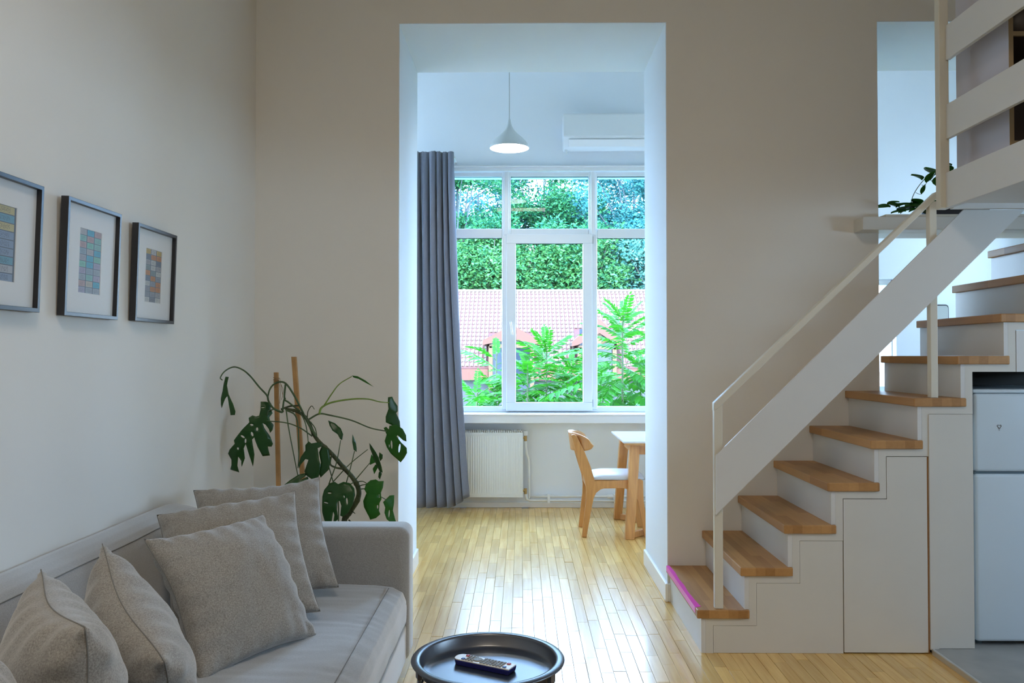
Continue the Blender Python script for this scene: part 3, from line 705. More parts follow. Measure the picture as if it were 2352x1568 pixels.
# stepped stringer trim
outer, inner = [], []
XS = lambda k: nose(k) + .0425
for k_ in range(NS):
    zb_ = zt_(k_) - .0405
    outer += [(XS(k_), (0.0 if k_ == 0 else zt_(k_ - 1) - .0405)), (XS(k_), zb_)]
outer.append((XS(NS), zt_(NS - 1) - .0405))
for k_ in range(NS):
    zb_ = zt_(k_) - .0755
    inner += [(XS(k_) + .035, (0.0 if k_ == 0 else zt_(k_ - 1) - .0755)), (XS(k_) + .035, zb_)]
inner.append((XS(NS), zt_(NS - 1) - .0755))
b = MB()       # quad strip, so that the step outline stays clean
y0, y1 = YS, YS + .018
n = len(outer)
vs = []
for (a, c) in zip(outer, inner): vs += [(a[0], y0, a[1]), (c[0], y0, c[1]), (a[0], y1, a[1]), (c[0], y1, c[1])]
fs = []
for i in range(n - 1):
    p, q_ = 4 * i, 4 * i + 4
    fs += [(p, q_, q_ + 1, p + 1), (p + 2, p + 3, q_ + 3, q_ + 2), (p, p + 2, q_ + 2, q_), (p + 1, q_ + 1, q_ + 3, p + 3)]
fs += [(0, 1, 3, 2), (4 * n - 4, 4 * n - 2, 4 * n - 1, 4 * n - 3)]
b.add([Vector(v) - sl for v in vs], fs); b.build('stringer', MT['panel'], st)
IX = lambda k: XS(k) + .035
g = .0016
def board(name, poly, y=YS + .001, m='panel', th=.018):
    b = MB(); b.prism([(u - sl.x, v) for u, v in poly], lambda u, v, a: (u, a - sl.y, v), y, y + th); return b.build(name, MT[m], st)
board('side_panel', [(IX(0) + g, 0.001), (IX(3) - g, 0.001), (IX(3) - g, zt_(2) - .0755 - g), (IX(2) + g, zt_(2) - .0755 - g), (IX(2) + g, zt_(1) - .0755 - g), (IX(1) + g, zt_(1) - .0755 - g), (IX(1) + g, zt_(0) - .0755 - g), (IX(0) + g, zt_(0) - .0755 - g)])
xd = pY(2130.5, 1300, YS).x
board('cupboard_door', [(IX(3) + g * 1.5, .006), (xd, .006), (xd, zt_(4) - .0755 - 2 * g), (IX(4) + g * 1.5, zt_(4) - .0755 - 2 * g), (IX(4) + g * 1.5, zt_(3) - .0755 - 2 * g), (IX(3) + g * 1.5, zt_(3) - .0755 - 2 * g)], YS - .001)
xp0, xp1 = pY(2134.5, 1200, YS).x, pY(2154, 1200, YS).x
board('corner_post', [(xp0, .02), (xp1, .02), (xp1, zt_(5) - .0755 - g), (xp0, zt_(5) - .0755 - g)], YS - .004, 'panel', .05)
board('edge_strip', [(xd + .001, .001), (xp0, .001), (xp0, zt_(4) - .078), (xd + .001, zt_(4) - .078)], YS + .006, 'tread')
xn = IX(6)
board('side_panel', [(xp1 + g, .026), (xn, .026), (xn, zt_(5) - .0755 - g), (xp1 + g, zt_(5) - .0755 - g)])
# niche for the fridge and the cupboard above it
board('cupboard_door', [(IX(7) + 2 * g, zt_(6) - .0755), (IX(8) - 2 * g, zt_(6) - .0755), (IX(8) - 2 * g, zt_(7) - .0755 - 3 * g), (IX(7) + 2 * g, zt_(7) - .0755 - 3 * g)], YS - .001, 'white')
for k_ in (8,): board('side_panel', [(IX(k_) + g, zt_(6) - .0755), (IX(k_ + 1) - g, zt_(6) - .0755), (IX(k_ + 1) - g, zt_(k_) - .0755 - g), (IX(k_) + g, zt_(k_) - .0755 - g)])
b = MB(); b.box(xn - .018, xn, YS + .02, 4.70, .026, zt_(5) - .08); b.v = local(st, b.v); b.build('niche_side', MT['panel'], st)
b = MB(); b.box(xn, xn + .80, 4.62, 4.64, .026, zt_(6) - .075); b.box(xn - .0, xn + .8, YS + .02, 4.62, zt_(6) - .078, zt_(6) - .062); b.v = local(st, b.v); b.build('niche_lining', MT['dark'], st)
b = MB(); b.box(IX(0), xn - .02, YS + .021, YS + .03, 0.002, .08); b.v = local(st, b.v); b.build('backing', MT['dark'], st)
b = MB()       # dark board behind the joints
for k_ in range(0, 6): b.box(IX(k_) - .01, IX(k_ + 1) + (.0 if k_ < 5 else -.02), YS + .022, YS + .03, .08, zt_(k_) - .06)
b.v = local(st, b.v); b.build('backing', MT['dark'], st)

# pink tape on the first nosing
tp = MB(); L0, L1 = YT + .045, YW - .012
tw = lambda y: .020 + .012 * max(0, 1 - (y - L0) / .12) + .002 * math.sin(25 * y)
ny = 24
for z_, dz in ((.0008, 0),):
    vs, fs = [], []
    for i in range(ny + 1):
        y = L0 + (L1 - L0) * i / ny
        yj = y + (.012 if i == 0 else 0)
        vs += [(nose(0) - .0012, y, zt_(0) - .028), (nose(0) - .0012, y, zt_(0) + .0012), (nose(0) + tw(y), yj, zt_(0) + .0012), (nose(0) + tw(y), yj, zt_(0) + .0003), (nose(0) - .0004, y, zt_(0) + .0002), (nose(0) - .0002, y, zt_(0) - .028)]
    for i in range(ny):
        for j in range(6): fs.append((6 * i + j, 6 * i + (j + 1) % 6, 6 * i + 6 + (j + 1) % 6, 6 * i + 6 + j))
    fs += [tuple(range(6)), tuple(6 * ny + j for j in range(5, -1, -1))]
    tp.add(vs, fs)
tag(tp.build('edge_tape', MT['pink']), 'bright pink tape stuck over the nosing of the lowest stair tread', 'tape')

# ------------------------------------------------------------------ stair railing: flat steel posts, handrail and wide sloping board
rl = empty('stair_railing', (0.95, 3.95, zt_(0)), 'slim cream steel stair railing with a handrail and one wide sloping board', 'railing')
rloc = Vector(rl.location)
yp0, yp1 = 3.936, 3.972
def lb(b): b.v = [tuple(Vector(v) - rloc) for v in b.v]; return b
nx0, nx1 = pY(1641.5, 1150, yp0).x, pY(1660.5, 1150, yp0).x
hz0 = pY(1642, 931, yp0).z
b = MB(); b.box(nx0, nx1, yp0, yp1, zt_(0), hz0); lb(b).build('post', MT['steel'], rl, bevel=0.003)
qx0, qx1 = pY(2137.5, 800, yp0).x, pY(2154.5, 800, yp0).x
b = MB(); b.box(qx0, qx1, yp0, yp1, zt_(5), pY(2145, 462, yp0).z); lb(b).build('post', MT['steel'], rl, bevel=0.003)
A = pY(1640.5, 925, yp0); Bq = pY(2150, 440, yp0)
sl_ = (Bq.z - A.z) / (Bq.x - A.x)
th_ = .036
b = MB(); b.prism([(A.x - .001, A.z), (Bq.x, Bq.z), (Bq.x, Bq.z - th_), (nx0 + .02, hz0 - .012), (A.x - .001, hz0 - .026)], lambda u, v, a: (u, a, v), yp0 - .003, yp1 + .003); lb(b).build('handrail', MT['steel'], rl, bevel=0.003)
yb0 = 3.922
pl = [pY(x, y, yb0) for x, y in ((1644.5, 1046), (2214, 481.5), (2354, 481.5), (1644.5, 1182))]
b = MB(); b.prism([(p.x, p.z) for p in pl], lambda u, v, a: (u, a, v), yb0, yb0 + .013); lb(b).build('sloping_board', MT['white'], rl)

# ================================================================== loft over the kitchen
yq = 3.86
zl0 = pY(2165, 479, yq).z; zl1 = pY(2166, 399, yq).z
lx = pY(2167, 440, yq).x
lf = empty('loft_platform', (lx, yq, zl0), 'white loft platform with a plain fascia above the kitchen corner', 'loft')
b = MB(); b.box(.03, XR - lx, -2.9, .0, .02, zl1 - zl0 - .01); b.build('deck', MT['white'], lf)
b = MB(); b.box(.0, .03, -2.9, .0, .0, zl1 - zl0); b.build('fascia', MT['white'], lf, bevel=0.002)
b = MB(); b.box(.03, XR - lx, -.03, .0, -.004, .02); b.build('rear_beam', MT['white'], lf)
lr = empty('loft_railing', (lx, yq, zl1), 'loft guard rail of wide white boards on a steel corner post', 'railing')
px0, px1 = pY(2153, 250, yq).x, pY(2173, 250, yq).x
b = MB(); b.box(px0 - lx, px1 - lx + .004, -.02, .022, zl0 - zl1 - .003, 1.02); b.build('post', MT['steel'], lr, bevel=0.003)
for (yt_px, yb_px) in ((239, 318), (58, 137)):
    za, zb_ = pY(2178, yb_px, yq - .03).z - zl1, pY(2178, yt_px, yq - .03).z - zl1
    b = MB(); b.box(.004, .024, -2.9, -.022, za, zb_); b.build('rail_board', MT['white'], lr, bevel=0.002)
b = MB(); b.box(px0 - lx, px1 - lx + .004, -2.88, -2.84, zl0 - zl1 + .1, 1.02); b.build('post', MT['steel'], lr, bevel=0.003)
# bookcase standing on the loft
bcx = 2.085
f_ = pY(2196, 200, 3.0); yfar = 3.0 * bcx / f_.x; f_ = pY(2318, 200, 3.0); ynear = 3.0 * bcx / f_.x
bz = zl1 - .01
bc = empty('bookcase', (bcx, yfar, bz), 'open bookcase with white side and dark compartments up on the loft', 'bookcase')
dp = yfar - ynear; bw, bh = 0.80, 1.12
MB().box(0, .018, -dp, 0, 0, bh).build('side_panel', MT['bcside'], bc, bevel=0.001)
MB().box(bw - .018, bw, -dp, 0, 0, bh).build('side_panel', MT['bcside'], bc)
MB().box(.018, bw - .018, -.012, 0, 0, bh).build('back_panel', MT['bcin'], bc)
MB().box(-.0005, .0185, -dp - .002, -dp, 0, bh).build('edge_band', MT['bcedge'], bc)
zsh = [pY(2340, 328, ynear).z - bz, pY(2340, 77, ynear).z - bz, bh - .02]
for z_ in zsh:
    o = MB().box(.018, bw - .018, -dp + .01, -.012, z_ - .009, z_ + .009).build('shelf', MT['bcin'], bc)
    MB().box(.018, bw - .018, -dp - .002, -dp + .01, z_ - .0095, z_ + .0095).build('edge_band', MT['bcedge'], o)
MB().box(.0185, .020, -dp + .001, -.012, .0, bh).build('inner_face', MT['bcin'], bc)
bk = empty('leather_bag', (bcx + .22, ynear + .2, bz + zsh[1] + .009), 'dark brown leather bag lying in the upper bookcase compartment', 'bag')
def bag(u, v):
    a = 2 * math.pi * u; t = v * math.pi
    r = math.sin(t) ** .7
    return (.17 * r * math.cos(a), .11 * r * math.sin(a), .09 - .09 * math.copysign(abs(math.cos(t)) ** .8, math.cos(t)) + .01 * math.sin(5 * a) * r)
b = MB(); b.grid(bag, 28, 14); b.build('body', MT['leather'], bk, smooth=True)
b = MB(); b.tube(spline([(-.12, -.06, .12), (-.13, -.10, .17), (-.03, -.13, .20), (.08, -.10, .17), (.1, -.06, .12)]), .008, 8); b.build('strap', MT['leather'], bk, smooth=True)

# ------------------------------------------------------------------ plant shelf in the second opening and its trailing plant
yl0 = 4.62
lz0 = pY(2100, 527, yl0).z; lz1 = pY(2100, 497, yl0).z
lx0 = pY(1982, 510, yl0).x
ps = empty('plant_shelf', (lx0, YW, lz0), 'long white box shelf across the kitchen opening behind the stairs', 'shelf')
b = MB(); b.box(0, PR + .05 - lx0, yl0 - YW, -.001, 0, lz1 - lz0); b.box(PL + .005 - lx0, PR - .005 - lx0, -.001, .22, 0, lz1 - lz0); b.build('board', MT['panel'], ps, bevel=0.003)
b = MB(); b.box(PL + .003 - lx0, PR - lx0, yl0 - YW + .04, -.001, lz1 - lz0, lz1 - lz0 + .02); b.box(PL + .003 - lx0, PR - .003 - lx0, -.001, .22, lz1 - lz0, lz1 - lz0 + .02); b.build('upper_board', MT['steel'], ps, bevel=0.002)
zpl = lz1 + .02
def leafmesh(w, l, curl=.15, n=8):
    b = MB(); vs = []; fs = []
    for i in range(n + 1):
        t = i / n; ww = w / 2 * (math.sin(math.pi * t ** .85) ** .8 if 0 < t < 1 else 0.0) + .0003
        z = -curl * l * t * t
        for s_ in (-1, -.5, 0, .5, 1): vs.append((s_ * ww, t * l, z + .12 * w * abs(s_)))
    for i in range(n):
        for j in range(4): fs.append((5 * i + j, 5 * i + j + 1, 5 * i + 6 + j, 5 * i + 5 + j))
    m0 = len(vs); vs += [(x, y, z - .0008) for x, y, z in vs]; fs += [tuple(m0 + q for q in reversed(f)) for f in fs]
    b.add(vs, fs); return b
hp = empty('trailing_plant', (pY(2100, 492, 4.70).x, 4.74, zpl), 'trailing green houseplant with round leaves on the white box shelf', 'plant')
hl = Vector(hp.location)
hx0 = pY(2150, 490, 4.7).x - hl.x
b = MB(); b.box(hx0 - .02, hx0 + .30, -.05, .09, 0.0, .045); b.build('planter', MT['black'], hp, bevel=0.004)
lm = leafmesh(.078, .085, .25).mesh('leaf', MT['mleafb'], True)
HP = lambda x, y, Y=4.72: pY(x, y, Y) - hl
vine = spline([HP(2090, 478), HP(2097, 450), HP(2112, 425), HP(2130, 405), HP(2145, 395), HP(2160, 392), HP(2185, 380)], 6)
b = MB(); b.tube(vine, .0022, 6); b.build('vine', MT['stem'], hp, smooth=True)
b = MB(); b.tube(spline([HP(2103, 442), HP(2112, 446), HP(2118, 445)], 4), .0014, 6); b.build('tendril', MT['stem'], hp)
b = MB(); b.tube(spline([HP(2117, 424), HP(2122, 427), HP(2128, 420)], 4), .0014, 6); b.build('tendril', MT['stem'], hp)
b = MB(); b.tube(spline([HP(2135, 410), HP(2142, 417), HP(2150, 412)], 4), .0014, 6); b.build('tendril', MT['stem'], hp)
b = MB(); b.tube(spline([HP(2090, 478), HP(2110, 484), HP(2160, 489)], 4), .002, 6); b.build('tendril', MT['stem'], hp)
spec = [(2146, 404, 0.2, .9, 1.15, 1.0), (2118, 414, 1.9, .5, 1.0, .8), (2128, 420, 3.6, 1.0, .9, .8), (2150, 428, 3.0, .8, 1.0, .8), (2117, 446, 3.2, 1.2, .7, .5), (2186, 380, .8, .5, .9, 1.0), (2178, 398, 2.4, .6, 1.0, .9)]
for i in range(26): spec.append((random.choice([2032, 2044, 2056, 2066, 2074, 2082, 2092, 2100, 2112, 2122, 2134]) + random.uniform(-6, 6), 486 - random.random() ** 2 * 16, random.uniform(0, 6.28), random.uniform(-.1, .55), random.uniform(.7, 1.2), random.uniform(.6, 1.0)))
for (x, y, a, tilt, s_, sw) in spec:
    p = HP(x, y, 4.70 + random.uniform(-.03, .06)); p.z = max(p.z, .018)
    put(lm, 'leaf', hp, p, (tilt, random.uniform(-.2, .2), a), (s_ * sw, s_, s_))

# mirror and cupboard glimpsed through the treads
mx0, mz1 = P2(2135, 699, YF - .02); mx1, mz0 = P2(2180.5, 790, YF - .02)
mi = empty('wall_mirror', ((mx0 + mx1) / 2, YF, mz0), 'small mirror with rounded dark rim on the far kitchen wall', 'mirror')
def rrect(w, h, r, n=6):
    out = []
    for cx_, cz_, a0 in ((w / 2 - r, h - r, 0), (-w / 2 + r, h - r, 90), (-w / 2 + r, r, 180), (w / 2 - r, r, 270)):
        for i in range(n + 1): a = math.radians(a0 + 90 * i / n); out.append((cx_ + r * math.cos(a), cz_ + r * math.sin(a)))
    return out
mw, mh = mx1 - mx0, mz1 - mz0
MB().prism(rrect(mw, mh, .03), lambda u, v, a: (u, a, v), -.014, -.001).build('rim', MT['black'], mi)
MB().prism([(u * .93, .012 + v * (1 - .024 / mh)) for u, v in rrect(mw, mh, .026)], lambda u, v, a: (u, a, v), -.016, -.014).build('glass', MT['mirror'], mi)

# ================================================================== fridge in the niche
yfr = 3.965
fx0 = pY(2241, 1200, yfr).x
frz = pY(2300, 897, yfr).z; fsp = pY(2300, 1086, yfr).z; fbt = pY(2300, 1474, yfr).z
fr = empty('fridge', (fx0, yfr, .024), 'white two-door fridge tucked into the niche under the stairs', 'fridge')
fw = .55; zz = lambda z: z - .024
MB().box(0.004, fw - .004, .05, .60, zz(fbt) + .01, zz(frz) - .012).build('body', MT['fridge'], fr, bevel=0.008)
MB().box(-.002, fw + .002, .012, .62, zz(frz) - .012, zz(frz) + .006).build('top_cover', MT['fridge'], fr, bevel=0.006, seg=3)
d1 = MB().box(0, fw, 0, .045, zz(fsp) + .006, zz(frz) - .014).build('freezer_door', MT['fridge'], fr, bevel=0.016, seg=4)
d2 = MB().box(0, fw, 0, .045, zz(fbt), zz(fsp) - .006).build('fridge_door', MT['fridge'], fr, bevel=0.016, seg=4)
MB().box(.006, fw - .006, .02, .05, zz(fsp) - .008, zz(fsp) + .008).build('gasket', MT['fgap'], fr)
for xx in (.04, fw - .04):
    for yy in (.06, .56): MB().lathe([(.001, 0), (.016, 0), (.016, .02), (.012, zz(fbt) + .012), (.001, zz(fbt) + .012)], 16, (xx, yy)).build('foot', MT['fgap'], fr)
cx_, cz_ = P2(2295, 982, yfr); cx_ -= fx0; cz_ = zz(cz_)
b = MB(); s_ = .0042
def curl(sg): return [(cx_ + sg * u * s_, -.0008, cz_ + v * s_) for u, v in ((.4, -1.2), (1.2, .6), (2.2, 1.6), (1.9, 2.9), (.9, 3.1), (.6, 2.2))]
for sg in (-1, 1): b.tube(spline(curl(sg), 5), .0011, 6)
b.tube([(cx_ - .6 * s_, -.0008, cz_ - 1.6 * s_), (cx_ + .6 * s_, -.0008, cz_ - 1.6 * s_)], .0008, 6); b.tube([(cx_ - .5 * s_, -.0008, cz_ - 2.9 * s_), (cx_ + .5 * s_, -.0008, cz_ - 2.9 * s_)], .0009, 6)
b.build('badge', MT['ink'], d1)

# ================================================================== pictures on the left wall
def picture(xl, xr, yt, yb, label, pal, nx, nz, seed, aw=None):
    """xl/xr: left/right outer edge at mid height; yt/yb: top/bottom at the right edge"""
    XF = XL + .030
    y1 = pX(xr, (yt + yb) / 2, XF).y
    y0 = pX(xl, (yt + yb) / 2, XF).y if xl is not None else y1 - picture.w
    z1, z0 = pX(xr + 4, yt, XF + .006).z, pX(xr - 3, yb, XF - .004).z
    w, h = y1 - y0, z1 - z0; picture.w = w
    e_ = empty('picture_frame', (XL + .0035, (y0 + y1) / 2, z0), label, 'picture', 'framed collage prints')
    e_.rotation_euler = (0, math.radians(1.7), 0)
    D = .026; fw_ = .0135
    b = MB()
    o4 = [(-w / 2, 0), (w / 2, 0), (w / 2, h), (-w / 2, h)]; i4 = [(-w / 2 + fw_, fw_), (w / 2 - fw_, fw_), (w / 2 - fw_, h - fw_), (-w / 2 + fw_, h - fw_)]
    vs = [(0, u, v) for u, v in o4] + [(D, u, v) for u, v in o4] + [(D, u, v) for u, v in i4] + [(0, u, v) for u, v in i4]
    fs = []
    for i in range(4):
        j = (i + 1) % 4; fs += [(i, j, 4 + j, 4 + i), (4 + i, 4 + j, 8 + j, 8 + i), (8 + i, 8 + j, 12 + j, 12 + i), (12 + i, 12 + j, j, i)]
    b.add(vs, fs); b.build('frame', MT['black'], e_, bevel=0.0012)
    aw_ = w * .405; ah = h * .565; c = h * .495
    o4 = [(-w / 2 + .004, .004), (w / 2 - .004, .004), (w / 2 - .004, h - .004), (-w / 2 + .004, h - .004)]
    i4 = [(-aw_ / 2, c - ah / 2), (aw_ / 2, c - ah / 2), (aw_ / 2, c + ah / 2), (-aw_ / 2, c + ah / 2)]
    b = MB(); vs = [(.010, u, v) for u, v in o4] + [(.010, u, v) for u, v in i4] + [(.0078, u * .985, c + (v - c) * .99) for u, v in i4]; fs = []
    for i in range(4):
        j = (i + 1) % 4; fs += [(i, j, 4 + j, 4 + i), (4 + i, 4 + j, 8 + j, 8 + i)]
    b.add(vs, fs); b.build('mat_board', MT['matb'], e_)
    b = MB(); b.box(.004, .0075, -w / 2 + .01, w / 2 - .01, -c + .01, h - c - .01); o = b.build('print', printmat('collage_%d' % seed, pal, nx, nz, seed, aw_, ah), e_, loc=(0, 0, c))
    MB().box(.0125, .0145, -w / 2 + fw_, w / 2 - fw_, fw_, h - fw_).build('glass', MT['pglass'], e_)
pal3 = [(.28, .29, .31), (.20, .21, .24), (.50, .22, .09), (.34, .33, .33), (.26, .28, .30), (.48, .47, .45), (.16, .18, .22), (.50, .36, .12), (.33, .12, .09), (.22, .27, .26)]
pal2 = [(.22, .42, .38), (.30, .34, .38), (.08, .36, .48), (.40, .38, .38), (.33, .33, .36), (.44, .30, .28), (.26, .34, .40), (.46, .40, .32), (.34, .32, .42), (.20, .46, .36)]
pal1 = [(.30, .34, .38), (.48, .42, .22), (.24, .30, .40), (.44, .33, .33), (.40, .40, .42), (.20, .26, .34), (.46, .44, .38), (.16, .32, .40)]
picture(311.5, 401, 541, 744, 'black framed print, rightmost of the three, brownish collage nearest the room corner', pal3, 3, 10, 3)
picture(149, 272.5, 491.5, 734.5, 'black framed print with turquoise and pink collage, middle of the three', pal2, 3, 10, 5)
picture(None, 93, 427.5, 717.5, 'black framed print, leftmost of the three, cut by the edge of the photo', pal1, 1, 9, 8)

# ================================================================== sofa and pillows
so_ = empty('sofa', (-1.01, 2.2, 0), 'long grey fabric sofa standing against the left wall', 'sofa')
sL = Vector(so_.location)
def rbox(name, x0, x1, y0, y1, z0, z1, r, seg=5, m='sofa', fn=None, cuts=0):
    b = MB(); b.box(x0, x1, y0, y1, z0, z1); b.v = local(so_, b.v)
    o = b.build(name, MT[m], so_, bevel=r, seg=seg); return o
ZS = .432
AX = -.482
rbox('base', XL + .03, AX - .012, .55, 3.70, .09, .26, .02)
rbox('arm', XL + .04, AX, 3.53, 3.72, .085, .668, .045)
rbox('arm', XL + .04, AX, .36, .55, .085, .668, .045)
# seat: one long cushion, slightly domed, with a rolled front edge and soft creases
def seatfn(u, v):
    y = .55 + (3.53 - .55) * v
    prof = [(-1.36, .30), (-1.36, ZS - .02), (-1.30, ZS + .004), (-.95, ZS + .012), (-.62, ZS + .006), (-.545, ZS - .002), (-.505, ZS - .022), (-.490, ZS - .06), (-.488, .33), (-.492, .27), (-.55, .25)]
    t = u * (len(prof) - 1); i = min(int(t), len(prof) - 2); f = t - i
    x = prof[i][0] * (1 - f) + prof[i + 1][0] * f; z = prof[i][1] * (1 - f) + prof[i + 1][1] * f
    if .25 < u < .7: z += .0016 * noise.noise((x * 9, y * 26, 1.3)) * 2 + .004 * noise.noise((x * 3, y * 3, 0))
    elif u >= .7: x += .004 * noise.noise((z * 7, y * 5, 3))
    e_ = min(v, 1 - v) * 3
    if e_ < .04 and .15 < u < .75: z -= (.04 - e_) * .35
    return (x - sL.x, y - sL.y, z)
b = MB(); b.grid(seatfn, 60, 240); b.build('seat_cushion', MT['sofa'], so_, smooth=True)
b = MB(); b.tube([Vector((-.555, .56 + .1 * i, ZS + .0015)) - sL for i in range(30)], .0016, 5); b.build('seam', MT['seam'], so_)
b = MB(); b.tube([Vector((-.5, .56 + .1 * i, .262)) - sL for i in range(30)], .0018, 5); b.build('seam', MT['seam'], so_)
# back: a leaning slab with a rounded top that dips at its far end
def backfn(u, v):
    y = .42 + (3.715 - .42) * v
    dip = max(0, (v - .93) / .07); dz = -.045 * dip ** 2.2
    prof = [(-1.30, .30), (-1.325, .50), (-1.365, .66), (-1.388, .715), (-1.405, .738), (-1.43, .752), (-1.47, .763), (-1.51, .770), (-1.53, .768), (XL + .006, .755), (XL + .006, .10)]
    t = u * (len(prof) - 1); i = min(int(t), len(prof) - 2); f = t - i
    x = prof[i][0] * (1 - f) + prof[i + 1][0] * f; z = prof[i][1] * (1 - f) + prof[i + 1][1] * f
    z += dz * max(0, (z - .3) / .45) + .004 * noise.noise((x * 4, y * 2.2, 5))
    if u < .45: x += .006 * noise.noise((z * 5, y * 3, 2))
    return (x - sL.x, y - sL.y, z)
b = MB(); b.grid(backfn, 60, 160)
nu = 61
b.f += [tuple(range(nu - 1, -1, -1)), tuple(160 * nu + i for i in range(nu))]
b.build('backrest', MT['sofa'], so_, smooth=True)
b = MB(); b.tube([Vector(backfn(.395, i / 60)) + Vector((.001, 0, .001)) for i in range(61)], .0016, 5); b.build('seam', MT['seam'], so_)
for x_ in (-1.45, -.56):
    for y_ in (.45, 3.62):
        b = MB(); b.lathe([(.001, 0), (.018, 0), (.024, .088), (.001, .088)], 16, (x_ - sL.x, y_ - sL.y)); b.build('foot', MT['black'], so_)

def pillow(name, c, ex, n, size, thick, seed, label, pucker=1.0):
    c = Vector(c); ex = Vector(ex).normalized(); n = Vector(n); n = (n - ex * n.dot(ex)).normalized(); ey = n.cross(ex)
    if ey.z < 0: ey = -ey
    N = 44; rnd = random.Random(seed)
    off = rnd.uniform(0, 50)
    def pt(a, d, sgn):
        u = a; v = d
        x = u * (1 - .085 * (1 - v * v) * u * u); y = v * (1 - .085 * (1 - u * u) * v * v)
        m = max(0, (1 - u * u)) ** .48 * max(0, (1 - v * v)) ** .48
        h = thick / 2 * m
        ed = 1 - max(abs(u), abs(v))
        # short tucks that run in from the seam, and broad soft dents
        tuck = math.sin((u if abs(v) > abs(u) else v) * 21 + off) * math.exp(-ed * 6) * (1 - math.exp(-ed * 30))
        h += pucker * (.010 * tuck + .014 * noise.noise((u * 2.2 + off, v * 2.2, sgn * 3 + off)) * m + .005 * noise.noise((u * 6 + off, v * 6, off)) * m)
        if m < 1e-6: h = 0
        bend = .010 * math.sin(3 * u + off) * (1 - ed) + .008 * math.sin(4 * v + off)
        return c + (ex * x + ey * y) * size / 2 + n * (sgn * h + bend * 1.0)
    e_ = empty(name, c - ey * size / 2, label, 'pillow', 'grey scatter pillows')
    l = Vector(e_.location)
    b = MB()
    idx = {}
    for sgn in (1, -1):
        for j in range(N + 1):
            for i in range(N + 1):
                bd = i in (0, N) or j in (0, N)
                if bd and sgn == -1: idx[(sgn, i, j)] = idx[(1, i, j)]; continue
                uu, vv = 2 * i / N - 1, 2 * j / N - 1
                uu, vv = math.sin(uu * math.pi / 2) * .35 + uu * .65, math.sin(vv * math.pi / 2) * .35 + vv * .65
                idx[(sgn, i, j)] = len(b.v); b.v.append(tuple(pt(uu, vv, sgn) - l))
    for sgn in (1, -1):
        for j in range(N):
            for i in range(N): b.f.append((idx[(sgn, i, j)], idx[(sgn, i + 1, j)], idx[(sgn, i + 1, j + 1)], idx[(sgn, i, j + 1)]))
    body = b.build('cover', MT['pillow'], e_, smooth=True)
    ring = [(i, 0) for i in range(N)] + [(N, j) for j in range(N)] + [(i, N) for i in range(N, 0, -1)] + [(0, j) for j in range(N, 0, -1)]
    pts = [b.v[idx[(1, i, j)]] for i, j in ring]
    s_ = MB(); s_.tube(pts + [pts[0]], .0015, 5); s_.build('seam', MT['seam'], e_, smooth=True)
    return e_
# px-guided poses, each at its own distance on the seat
pillow('pillow', (-1.036, 3.33, .665), (.912, .406, .052), (.28, -.711, .645), .51, .20, 11, 'grey pillow leaning on the far arm of the sofa, rearmost of the pile')
pillow('pillow', (-1.045, 3.03, .652), (.914, .388, .118), (.226, -.729, .646), .51, .20, 23, 'grey pillow with a creased lower corner, between the rearmost and the upright front one')
pillow('pillow', (-.945, 2.735, .632), (.50, .86, -.01), (.73, -.38, .56), .485, .20, 31, 'grey pillow facing the room in front of the other two at the far end')
A4, B4 = Vector((-1.21, 2.34, .852)), Vector((-.82, 1.90, .645))
ex4 = (B4 - A4).normalized(); n4 = Vector((.74, .62, .22)); n4 = (n4 - ex4 * n4.dot(ex4)).normalized(); ey4 = n4.cross(ex4); ey4 = ey4 if ey4.z > 0 else -ey4
pillow('pillow', (A4 + B4) / 2 - ey4 * .235 + Vector((0, 0, .0)), ex4, n4, .55, .27, 47, 'plump grey pillow seen from its seam in the middle of the sofa')
A5, B5 = Vector((-1.20, 2.03, .832)), Vector((-.86, 1.60, .83))
ex5 = (B5 - A5).normalized(); n5 = Vector((.80, .60, .05))
ey5 = n5.normalized().cross(ex5); ey5 = ey5 if ey5.z > 0 else -ey5
pillow('pillow', (A5 + B5) / 2 - ey5 * .225, ex5, n5, .54, .27, 59, 'upright grey pillow with its corner towards the viewer, at the near end')
pillow('pillow', (-.93, 1.40, .63), (.6, -.78, 0), (.78, .6, .1), .50, .24, 67, 'grey pillow showing only its top at the lower left edge')

